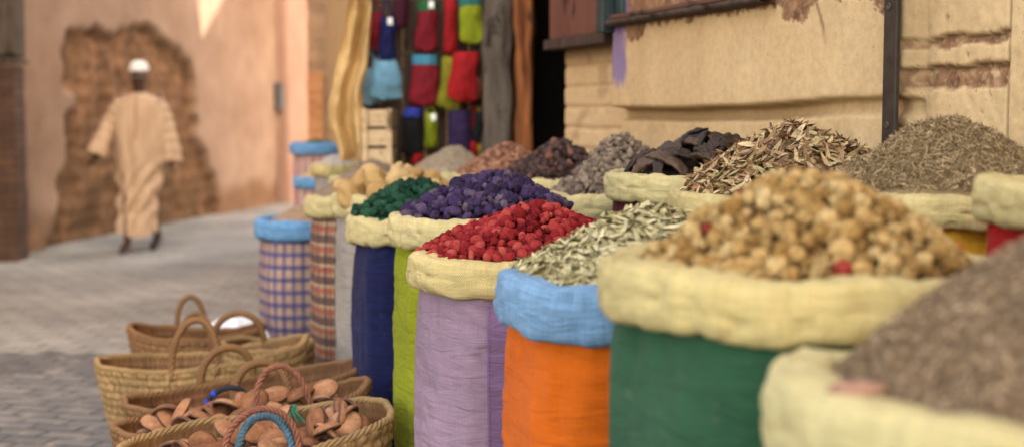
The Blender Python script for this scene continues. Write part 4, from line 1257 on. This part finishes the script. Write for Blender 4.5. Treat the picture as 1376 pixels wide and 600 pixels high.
# back to front
basket('K1', 'rearmost brown straw basket beside the white plastic bag', -1.35, 5.98, .29, .15, .365, .05, 1.1, STRAW_B, STRAW_D)
handle('K1', 1.95, 1.55, .165, STRAW_B, r=.012, lean=.0); handle('K1', -1.7, -1.3, .13, STRAW_B, r=.012, lean=.05)
basket('K6', 'small square straw basket against the plaid sacks', -.95, 5.42, .17, .15, .40, -.25, 2.2, STRAW_L, STRAW_D, flare=.85, sag=.01)
basket('K2', 'large pale straw basket with round handles behind the brown ones', -1.15, 5.16, .39, .19, .40, .14, 3.3, STRAW_L, STRAW_B, tilt=(.08, 0), flare=.70)
handle('K2', 1.5, 1.0, .165, STRAW_B, r=.013, lean=.02); handle('K2', -1.8, -1.4, .20, STRAW_B, r=.013, lean=.05)
basket('K3', 'brown empty straw basket in the middle of the group with stout handles', -.88, 4.58, .385, .18, .40, .30, 4.4, STRAW_B, STRAW_D, tilt=(.12, 0), flare=.74)
handle('K3', 1.9, 1.45, .145, STRAW_B, r=.014, lean=.0); handle('K3', -1.7, -1.25, .135, STRAW_B, r=.014, lean=.05)
basket('K4', 'straw basket of clay bowls with one black and one twisted handle', -.80, 4.16, .38, .16, .405, .30, 5.5, STRAW_B, STRAW_D, tilt=(.13, 0), flare=.76)
handle('K4', 1.85, 1.5, .10, NAVY_ROPE, r=.009, strands=3, turns=9, lean=.03, wrap=BLUE_TAPE, sway=-.01); handle('K4', -1.5, -1.1, .185, TERRA_ROPE, r=.009, turns=7, lean=.05)
basket('K5', 'front straw basket of clay bowls with one blue and one terracotta rope handle', -.69, 3.76, .365, .225, .435, .34, 6.6, STRAW_L, STRAW_B, tilt=(.10, .03), flare=.80, sag=.02)
handle('K5', -1.9, -1.38, .155, TERRA_ROPE, r=.009, turns=9, lean=.03); handle('K5', -1.8, -1.42, .125, BLUE_ROPE, r=.012, turns=16, strands=2, lean=.08)

# clay bowls heaped in the two front baskets
CLAY = pieces('terracotta_clay', [(0, (.22, .085, .040)), (.5, (.36, .16, .078)), (1, (.46, .24, .13))], 45, .45, .85, .5, 120, .002)
DRIM = surf('dark_glaze', [(.3, (.05, .024, .018)), (.7, (.14, .065, .042))], 20, rough=.6)
def lathe(pf, n=36):
    q = MB(); q.grid(n, len(pf), lambda i, j: (pf[j][0] * math.cos(2 * PI * i / n), pf[j][0] * math.sin(2 * PI * i / n), pf[j][1]), cu=True)
    return q
outer = [(.001, -.014), (.016, -.0135), (.032, -.0105), (.042, -.004), (.0462, .003), (.0475, .008)]
inner = [(.0482, .008), (.0485, .0125), (.0455, .0145), (.0415, .0125), (.036, .002), (.022, -.005), (.001, -.006)]
q = lathe(outer); mo = bpy.data.meshes.new('clay_bowl'); mo.from_pydata(q.v, [], q.f); mo.materials.append(CLAY)
q = lathe(inner); mi = bpy.data.meshes.new('glazed_inside'); mi.from_pydata(q.v, [], q.f); mi.materials.append(DRIM)
for me in (mo, mi): me.polygons.foreach_set('use_smooth', [True] * len(me.polygons))
def bowls(key, spots, label, group, seed):
    B = BK[key]; R_ = random.Random(seed); cr, sr = math.cos(B['rot']), math.sin(B['rot'])
    for (u, v, dz) in spots:
        x, y = u * B['a'], v * B['b']
        p = Vector((B['cx'] + x * cr - y * sr, B['cy'] + x * sr + y * cr, B['H'] + dz + .12 * u * B['a']))
        o = bpy.data.objects.new('clay_bowl', mo); col.objects.link(o); k = R_.uniform(.72, 1.15)
        e = (R_.choice([PI, PI, 2.7, 2.4, -2.5, 1.7, -1.9]) + R_.uniform(-.6, .6), R_.uniform(-.7, .7), R_.uniform(0, 2 * PI))
        o.location = p; o.rotation_euler = e; o.scale = (k, k, k)
        tag(o, label, 'bowl', group)
        c = bpy.data.objects.new('glazed_inside', mi); col.objects.link(c); c.parent = o
sp5 = []
for i in range(9):
    for j in range(3):
        u = -.74 + 1.5 * i / 8 + rnd.uniform(-.05, .05); v = -.5 + .5 * j + rnd.uniform(-.12, .12)
        sp5.append((u, v, -.055 + rnd.uniform(-.015, .02) - .03 * abs(u)))
for i in range(7): sp5.append((-.6 + 1.2 * i / 6 + rnd.uniform(-.05, .05), rnd.uniform(-.4, .5), -.005 + rnd.uniform(-.01, .012)))
sp5 += [(rnd.uniform(-.75, .75), rnd.uniform(-.6, .6), rnd.uniform(-.03, .005)) for _ in range(20)]
bowls('K5', sp5, 'small terracotta bowl with dark glazed inside heaped in the front basket', 'clay bowls in the front basket', 5)
sp4 = []
for i in range(8):
    for j in range(3):
        sp4.append((-.72 + 1.4 * i / 7 + rnd.uniform(-.05, .05), -.5 + .5 * j + rnd.uniform(-.1, .1), -.04 + rnd.uniform(-.02, .02)))
for i in range(7): sp4.append((-.5 + 1.1 * i / 6, rnd.uniform(-.3, .4), .02 + rnd.uniform(-.01, .02)))
sp4 += [(rnd.uniform(-.7, .7), rnd.uniform(-.6, .6), rnd.uniform(-.01, .02)) for _ in range(18)]
bowls('K4', sp4, 'small terracotta bowl heaped in the basket behind the front one', 'clay bowls in the second basket', 6)
# green twine tied at the front basket rim
q = MB(); c = at(393, 552, 3.98)
for k in range(3):
    q.tube([c + Vector((.004 * k, 0, .02)), c + Vector((.008 * k - .006, -.006, .0)), c + Vector((.02 * k - .004, -.01, -.03))], .003, 6)
tag(q.build('green_twine', surf('green_twine', [(.3, (.01, .13, .09)), (.7, (.03, .24, .17))], 30, bump=0)), 'scrap of green twine tied on the rim of the front basket', 'twine')
# white plastic bag
bc = ground_at(312, 500); bc = Vector((at(308, 440, 6.35).x, 6.35, 0))
q = MB(); n1, n2 = 60, 40
def bagf(i, j):
    t = 2 * PI * i / n1; f = j / (n2 - 1)
    r_ = .145 * (math.sin(PI * min(.98, .12 + f * .86)) ** .6) * (1 + .25 * fbm(math.cos(t) * 2, math.sin(t) * 2, f * 3, 4))
    return (bc.x + r_ * 1.3 * math.cos(t), bc.y + r_ * math.sin(t),   .36 * f * (1 + .15 * fbm(math.cos(t) * 2, math.sin(t) * 2, 3)))
q.grid(n1, n2, bagf, cu=True); q.fan([bagf(i, 0) for i in range(n1)], True); q.fan([bagf(i, n2 - 1) for i in range(n1)])
wb_, nt, b = NM('white_plastic'); b.inputs['Base Color'].default_value = (.72, .74, .80, 1); b.inputs['Roughness'].default_value = .35
LK(nt, BUMP(nt, NOISE(nt, TC(nt), 25, 5, .6), .6, .01), b.inputs['Normal'])
tag(q.build('plastic_bag', wb_), 'crumpled white plastic bag behind the straw baskets', 'bag')

# ------------------------------------------------------------------ hanging felt bags
YB = 7.13
bx0, bx1 = at(482, 100, YB + .12).x, at(660, 100, YB + .12).x
rack = empty('display_board', ((bx0 + bx1) / 2, YB + .12, 0), 'brown wooden display board the coloured felt bags hang on', 'display board')
q = MB(); nb = 6
for k in range(nb):
    xa = bx0 + (bx1 - bx0) * k / nb; xb = bx0 + (bx1 - bx0) * (k + 1) / nb - .004
    q.box(((xa + xb) / 2, YB + .14, 1.4), (xb - xa, .03, 2.8), 0, .003)
q.build('boards', wood('brown_board', (.03, .02, .015), (.085, .058, .044)), rack, False)
for zr in (at(0, 2, YB).z, at(0, 72, YB).z, at(0, 142, YB).z, at(0, -40, YB).z):
    q = MB(); q.tube([(bx0, YB + .04, zr), (bx1, YB + .04, zr)], .006, 8)
    for xx in (bx0 + .02, bx1 - .02): q.tube([(xx, YB + .04, zr), (xx, YB + .13, zr)], .006, 8)
    q.build('rail', DARKWOOD, rack)
felt_cache = {}
def felt(c):
    if c not in felt_cache:
        felt_cache[c] = surf('felt_%d' % len(felt_cache), [(.3, tuple(x * .36 for x in c)), (.7, tuple(min(1, x * .7) for x in c))], 9, bump=.4, bscale=70, bdist=.004)
    return felt_cache[c]
CRIM, REDC, LIME, OLIVE, NAVYC, SKYB, BLK, PURP, MARO, BLU = (.30, .008, .025), (.48, .006, .012), (.36, .42, .01), (.30, .27, .012), (.012, .015, .14), (.22, .48, .70), (.008, .008, .012), (.045, .02, .10), (.09, .008, .03), (.03, .05, .40)
def felt_bag(label, px0, px1, py0, py1, c, band=None, tagc=False, Y=YB, flare=1.28, slant=0.0, rail=None):
    a_, b2 = at(px0, py0, Y), at(px1, py1, Y)
    cx = (a_.x + b2.x) / 2; W = (b2.x - a_.x); H = a_.z - b2.z
    zr = at(0, rail if rail is not None else py0 - 8, Y).z
    root = empty('felt_bag', (cx, Y, a_.z), label, 'bag', 'felt bags hanging on the display board')
    sd = px0 * .37
    def fn(i, j, grow=0):
        t = 2 * PI * i / 40; f = j / 23
        k = (1 / flare + (1 - 1 / flare) * f) * (1 - .9 * max(0, (f - .93) / .07) ** 2)
        c_, s_ = math.cos(t), math.sin(t)
        x = W / 2 * k * c_ * (1 + .12 * nz(f * 3, sd)) + slant * f + .012 * nz(f * 2, sd, 4)
        y = (.035 + .02 * math.sin(PI * f)) * s_ * (1 + .3 * nz(c_ * 3 + sd, f * 4))
        return Vector((cx + x * (1 + grow), Y + y * (1 + grow * 2), a_.z - H * f + .022 * f * nz(c_ * 2.2, f, sd)))
    q = MB(); q.grid(40, 24, lambda i, j: fn(i, j), cu=True, flip=True); q.fan([fn(i, 0) for i in range(40)]); q.fan([fn(i, 23) for i in range(40)], True)
    root.rotation_euler.y = .10 * nz(px0 * .71, py0 * .37)
    q.build('pouch', felt(c), root)
    if band:
        q = MB(); q.grid(40, 6, lambda i, j: fn(i, j * .9, .04), cu=True, flip=True)
        q.build('band', felt(band), root)
    q = MB(); q.tube([(cx - W * .3, Y, a_.z - .005), (cx - W * .12, Y, zr - .01), (cx, Y + .04, zr + .008), (cx + W * .12, Y, zr - .01), (cx + W * .3, Y, a_.z - .005)], .004, 6)
    q.build('strap', felt(c), root)
    if tagc:
        q = MB(); q.box((cx + W * .22, Y - .062, a_.z - .022), (.026, .003, .036), 0, .001)
        q.build('price_tag', surf('white_tag', [(.3, (.7, .7, .7)), (.7, (.8, .8, .8))], 5, bump=0), root)
felt_bag('dark crimson felt bag at the upper left of the display board', 496, 517, 18, 66, CRIM, rail=2)
felt_bag('navy blue felt bag beside the dark crimson one at the upper left', 507, 533, 24, 84, NAVYC, tagc=True, rail=2, Y=YB - .04)
felt_bag('pale sky blue felt bag, lower left edge of the board', 484, 512, 92, 141, (.30, .52, .70), rail=72)
felt_bag('larger sky blue felt bag below the navy one', 494, 541, 82, 134, SKYB, rail=72, Y=YB - .06, slant=.01)
felt_bag('maroon felt bag cut by the top of the photograph', 531, 555, -34, 40, MARO, rail=-40)
felt_bag('crimson felt bag with a green band and white tag in the top row', 557, 590, 2, 70, CRIM, (.02, .16, .05), True, rail=2)
felt_bag('narrow bright red felt bag beside the lime one in the top row', 594, 615, 0, 72, REDC, rail=2)
felt_bag('lime green felt bag with a teal band at the top right', 613, 649, -4, 58, LIME, (.03, .18, .17), rail=-40, Y=YB - .05)
felt_bag('wide crimson felt bag with a sky blue band in the middle row', 549, 592, 74, 142, CRIM, (.07, .30, .46), rail=72)
felt_bag('olive yellow felt bag half hidden behind a red one', 588, 622, 77, 148, OLIVE, rail=72)
felt_bag('red felt bag hanging in front of the olive yellow one', 604, 647, 70, 136, REDC, rail=72, Y=YB - .07, slant=-.012)
felt_bag('small rust brown felt bag beside the grey post', 634, 650, 104, 134, (.22, .07, .035), rail=72)
felt_bag('black felt bag with a blue band in the bottom row', 540, 571, 145, 207, BLK, BLU, rail=142)
felt_bag('small lime felt bag with a white tag in the bottom row', 569, 589, 152, 198, LIME, None, True, rail=142)
felt_bag('dark purple felt bag in the bottom row', 600, 634, 148, 204, PURP, rail=142)
felt_bag('narrow black felt bag beside the dark purple one', 635, 651, 150, 192, BLK, rail=142)
felt_bag('small scarlet felt bag at the very bottom of the board', 552, 569, 206, 226, REDC, rail=142)
felt_bag('small yellow felt bag low beside the grey post', 641, 652, 194, 212, (.5, .35, .02), rail=142)
felt_bag('small red felt bag low beside the yellow one', 632, 643, 190, 208, REDC, rail=142)

# ochre hanging cloth and pale crate
q = MB(); nu, nv = 36, 60
keyL = [(0, 468), (40, 462), (90, 450), (140, 440), (170, 441), (205, 455)]; keyR = [(0, 500), (40, 499), (90, 494), (120, 486), (170, 492), (205, 494)]
YD = 7.0
def drape(i, j):
    py = -45 + 260 * j / (nv - 1); u = i / (nu - 1)
    xl = np.interp(py, *zip(*keyL)); xr = np.interp(py, *zip(*keyR))
    p = at(xl + (xr - xl) * u, py, YD)
    return (p.x, YD + .05 * math.sin(u * 11 + py * .012) + .04 * fbm(u * 3, py * .02, 1), p.z)
q.grid(nu, nv, drape)
tag(q.build('hanging_cloth', surf('ochre_cloth', [(.3, (.43, .275, .105)), (.7, (.64, .44, .21))], 6, stretch=(3, 3, .7), bump=.4, bscale=20, bdist=.01)), 'draped ochre yellow cloth hanging left of the felt bags', 'cloth')
YC = 6.93
c0, c1 = at(489, 146, YC), at(530, 214, YC)
crate = empty('wooden_crate', ((c0.x + c1.x) / 2, YC, 0), 'pale slatted wooden crate stack under the sky blue bags', 'crate')
ms = wood('pale_crate_wood', (.40, .28, .16), (.58, .43, .28), (.8, .8, 9))
q = MB(); hh = c0.z; ns = 14
for k in range(ns):
    zz = hh * (k + .5) / ns
    q.box(((c0.x + c1.x) / 2, YC, zz), (c1.x - c0.x, .22, hh / ns * .86), 0, .003)
q.build('slats', ms, crate, False)
q = MB()
for xx in (c0.x + .015, c1.x - .015): q.box((xx, YC - .118, hh / 2), (.028, .014, hh), 0, .003)
q.build('corner_posts', ms, crate, False)

# ------------------------------------------------------------------ the man
MP = ground_at(192, 337)
def skin_mesh(verts, edges, radii, subs=2, root=0):
    me = bpy.data.meshes.new('tmp'); me.from_pydata(verts, edges, [])
    o = bpy.data.objects.new('tmp', me); col.objects.link(o)
    md = o.modifiers.new('s', 'SKIN'); md.use_smooth_shade = True
    for k, r_ in enumerate(radii):
        me.skin_vertices[0].data[k].radius = (r_, r_) if not isinstance(r_, tuple) else r_
    me.skin_vertices[0].data[root].use_root = True
    s2 = o.modifiers.new('d', 'SUBSURF'); s2.levels = subs; s2.render_levels = subs
    dg = bpy.context.evaluated_depsgraph_get()
    ev = o.evaluated_get(dg); m2 = ev.to_mesh()
    v = [x.co.copy() for x in m2.vertices]; f = [tuple(p.vertices) for p in m2.polygons]
    ev.to_mesh_clear(); bpy.data.objects.remove(o); bpy.data.meshes.remove(me)
    return v, f
man = empty('person', (MP.x, MP.y, 0), 'man in a long tan hooded robe and white skullcap walking along the lane', 'person')
V = []; E = []; RR = []
def add(p, r, par=None):
    V.append(p); RR.append(r)
    if par is not None: E.append((par, len(V) - 1))
    return len(V) - 1
pel = add((0, 0, .93), .125); s1 = add((0, .0, 1.12), .12, pel); s2 = add((0, .0, 1.32), .13, s1); nk = add((0, -.005, 1.475), .054, s2)
j0 = add((0, -.02, 1.545), .058, nk); h1 = add((0, -.012, 1.615), (.074, .092), j0); h2 = add((0, -.008, 1.69), (.068, .084), h1)
for sd, el, wr in ((-1, (-.285, .04, 1.14), (-.375, -.09, .92)), (1, (.245, .06, 1.13), (.272, .03, .87))):
    sh = add((sd * .165, 0, 1.385), .05, s2); e_ = add(el, .043, sh); w_ = add(wr, .027, e_)
    d = (Vector(wr) - Vector(el)).normalized()
    pa_ = Vector(wr) + d * .05; pm_ = add(tuple(pa_), (.030, .017), w_)
    side = Vector((0, -1, 0)); side = (side - d * side.dot(d)).normalized(); nrm = d.cross(side)
    for k, (ln, off) in enumerate(((.070, -.026), (.080, -.009), (.075, .009), (.060, .025))):
        b0 = pa_ + d * .035 - side * off; b1 = b0 + d * ln * .5 + nrm * .006 * -sd; b3 = b0 + d * ln * .9 + nrm * .026 * -sd
        i0 = add(tuple(b0), .0095, pm_); i1 = add(tuple(b1), .0085, i0); add(tuple(b3), .0072, i1)
    t0 = Vector(wr) + d * .03 + side * .026; t1 = t0 + d * .035 + side * .018; t2 = t1 + d * .028 + side * .004
    i0 = add(tuple(t0), .011, w_); i1 = add(tuple(t1), .0095, i0); add(tuple(t2), .008, i1)
for sd, kn, an, toe in ((-1, (-.095, -.10, .50), (-.10, -.15, .09), (-.115, -.30, .035)), (1, (.09, .03, .50), (.085, .22, .13), (.10, .09, .035))):
    hp = add((sd * .09, 0, .87), .088, pel); k_ = add(kn, .058, hp); a_ = add(an, .038, k_); add(toe, .032, a_)
v, f = skin_mesh(V, E, RR, 3, pel)
# face: brow, eye sockets, nose, mouth, chin, ears
eyez = 1.622
for p in v:
    if p.z > 1.50:
        fr = smooth(.02, -.06, p.y)
        def g(x, z, sx_, sz_): return math.exp(-((p.x - x) / sx_) ** 2 - ((p.z - z) / sz_) ** 2) * fr
        dy = -.022 * g(0, 1.595, .011, .022) - .006 * g(0, 1.585, .017, .010)
        dy += .010 * (g(-.03, eyez, .014, .011) + g(.03, eyez, .014, .011)) - .006 * (g(-.03, 1.645, .026, .009) + g(.03, 1.645, .026, .009))
        dy += -.006 * (g(0, 1.562, .022, .006) + g(0, 1.548, .020, .006)) + .004 * g(0, 1.555, .024, .003) - .008 * g(0, 1.525, .022, .013)
        p.y += dy
        if abs(p.x) > .055:
            ear = math.exp(-((p.y - .008) / .014) ** 2 - ((p.z - 1.61) / .028) ** 2)
            p.x += math.copysign(.017 * ear, p.x)
SKIN = surf('brown_skin', [(.3, (.045, .02, .012)), (.7, (.075, .034, .021))], 9, rough=.55, bump=.15, bscale=90)
mesh_obj('body', [Vector((MP.x, MP.y, 0)) + p for p in v], f, SKIN, man)
def off(p): return Vector((MP.x, MP.y, 0)) + Vector(p)
EYE = surf('eye_white', [(.3, (.55, .52, .48)), (.7, (.62, .6, .56))], 5, rough=.3, bump=0)
PUP = surf('dark_iris', [(.3, (.012, .008, .006)), (.7, (.02, .012, .01))], 5, rough=.2, bump=0)
for sx_ in (-.03, .03):
    q = MB(); vv, ff = ICO2; q.add([off((sx_ + p[0] * .0115, -.0815 + p[1] * .0115, eyez + p[2] * .0095)) for p in vv], ff); e_ = q.build('eye', EYE, man)
    q = MB(); q.add([off((sx_ + p[0] * .005, -.0915 + p[1] * .003, eyez + p[2] * .005)) for p in vv], ff); q.build('iris', PUP, e_)
# skullcap
q = MB(); n1, n2 = 40, 16
def capf(i, j):
    t = 2 * PI * i / n1; f_ = j / (n2 - 1); el = f_ * PI / 2
    k = math.cos(el) ** .75
    return off((.089 * k * math.cos(t), -.006 + .107 * k * math.sin(t), 1.684 + (.014 * math.sin(t)) * (1 - f_) + .088 * math.sin(el)))
q.grid(n1, n2, capf, cu=True)
q.build('cap', surf('white_knit', [(.3, (.70, .68, .64)), (.7, (.82, .81, .78))], 60, bump=.6, bscale=120, bdist=.003), man)
ROBE = surf('tan_robe', [(.3, (.42, .275, .175)), (.7, (.58, .41, .28))], 5, stretch=(3, 3, .6), bump=.3, bscale=40, bdist=.004)
prof = [(.17, .165, .20, -.03), (.24, .17, .20, -.03), (.40, .165, .18, -.02), (.60, .185, .17, -.01), (.80, .215, .165, 0), (1.0, .235, .165, 0), (1.15, .245, .16, 0), (1.28, .25, .15, 0), (1.36, .245, .14, 0), (1.415, .215, .12, 0), (1.437, .15, .10, 0), (1.458, .085, .085, 0), (1.475, .070, .076, -.005)]
zs = [p[0] for p in prof]
def robef(i, j):
    f_ = j / 89; z = .17 + (1.475 - .17) * f_; t = 2 * PI * i / 120
    hx = np.interp(z, zs, [p[1] for p in prof]); hy = np.interp(z, zs, [p[2] for p in prof]); oy = np.interp(z, zs, [p[3] for p in prof])
    amp = .034 * smooth(1.35, .4, z)
    fold = amp * (math.sin(7 * t + 5.0 * z + 1.2 * nz(t, z * 2)) * .6 + .7 * fbm(math.cos(t) * 2.3, math.sin(t) * 2.3, z * 1.5 + math.cos(t) * .9, 3))
    diag = .032 * math.sin((z * 1.0 - math.cos(t) * .35) * 26) * smooth(.95, .7, z) * smooth(.2, .4, z) * (1 if math.sin(t) < 0 else .4)
    k = 1 + (fold + diag * .7) / hx
    sway = -.03 * smooth(.9, .2, z)
    return off((sway + hx * k * math.cos(t), oy + hy * k * math.sin(t), z + (.02 * math.sin(t * 2 + 1) if j == 0 else 0)))
q = MB(); q.grid(120, 90, robef, cu=True)
for sd, el, wr in ((-1, (-.285, .04, 1.14), (-.385, -.10, .89)), (1, (.245, .06, 1.13), (.276, .026, .84))):
    path = []
    p0, p1, p2 = Vector((sd * .13, 0, 1.385)), Vector(el), Vector(wr)
    for k in range(30):
        u = k / 29
        path.append(off((1 - u) ** 2 * p0 + 2 * u * (1 - u) * (p1 * 1.0 + Vector((sd * .015, 0, .06))) + u * u * p2))
    rr_ = [.10, .094, .082, .080, .090, .104]
    def rf(u): return float(np.interp(u, np.linspace(0, 1, 6), rr_)) * (1 + .07 * math.sin(u * 38 + sd))
    q.tube(path, .08, 20, False, rf, cap=False)
    q.tube([path[-1] + (path[-1] - path[-2]).normalized() * .001, path[-4]], .082, 20, False, lambda u:   .101 - .016 * u, cap=False)
q.build('robe', ROBE, man)
q = MB()
q.grid(5, 40, lambda i, j: (lambda z: off(((i - 2) * .005 + .004 * nz(z * 6, 2), np.interp(z, zs, [p[3] for p in prof]) - np.interp(z, zs, [p[2] for p in prof]) - .008 - .012 * smooth(1.1, .8, z), z)))(1.05 + .41 * j / 39), flip=True)
q.build('placket', surf('brown_braid', [(.3, (.28, .16, .085)), (.7, (.40, .25, .14))], 30), man)
# hood lying on the back and shoulders
q = MB()
def hoodf(i, j):
    t = -.1 + (PI + .2) * i / 30; f_ = j / 12; an = f_ * PI * 1.1
    R1 = .105 + .03 * math.sin(an); zz = 1.435 + .045 * math.sin(an) - .05 * f_ - .05 * max(0, math.sin(t)) * f_
    R1 += .05 * f_
    return off((R1 * 1.25 * math.cos(t), .01 + R1 * math.sin(t), zz + .008 * nz(i * .4, j * .4)))
q.grid(31, 13, hoodf); q.build('hood', surf('pale_hood', [(.3, (.60, .44, .29)), (.7, (.72, .56, .40))], 6), man)
# shoes
SHOE = surf('dark_leather', [(.3, (.02, .013, .01)), (.7, (.05, .032, .022))], 12, rough=.45)
for (cx_, cy_, rz, pit) in ((-.108, -.215, .05, 0.0), (.095, .15, -.08, .38)):
    q = MB()
    def shf(i, j):
        u = j / 19; t = 2 * PI * i / 20
        w_ = .048 * (math.sin(PI * (.08 + .88 * u)) ** .45) * (1 - .12 * u); hgt = .075 - .035 * u
        y = .13 - .275 * u
        zz = max(0, hgt * .5 + hgt * .5 * math.sin(t) ** 1)
        p = Vector((w_ * math.cos(t), y, zz)); p = Matrix.Rotation(pit, 3, 'X') @ (p - Vector((0, -.1, 0))) + Vector((0, -.1, 0))
        p = Matrix.Rotation(rz, 3, 'Z') @ p
        return off((cx_ + p.x, cy_ + p.y, max(.006, p.z + .006)))
    q.grid(20, 20, shf, cu=True); q.fan([shf(i, 0) for i in range(20)]); q.fan([shf(i, 19) for i in range(20)], True)
    q.build('shoe', SHOE, man)
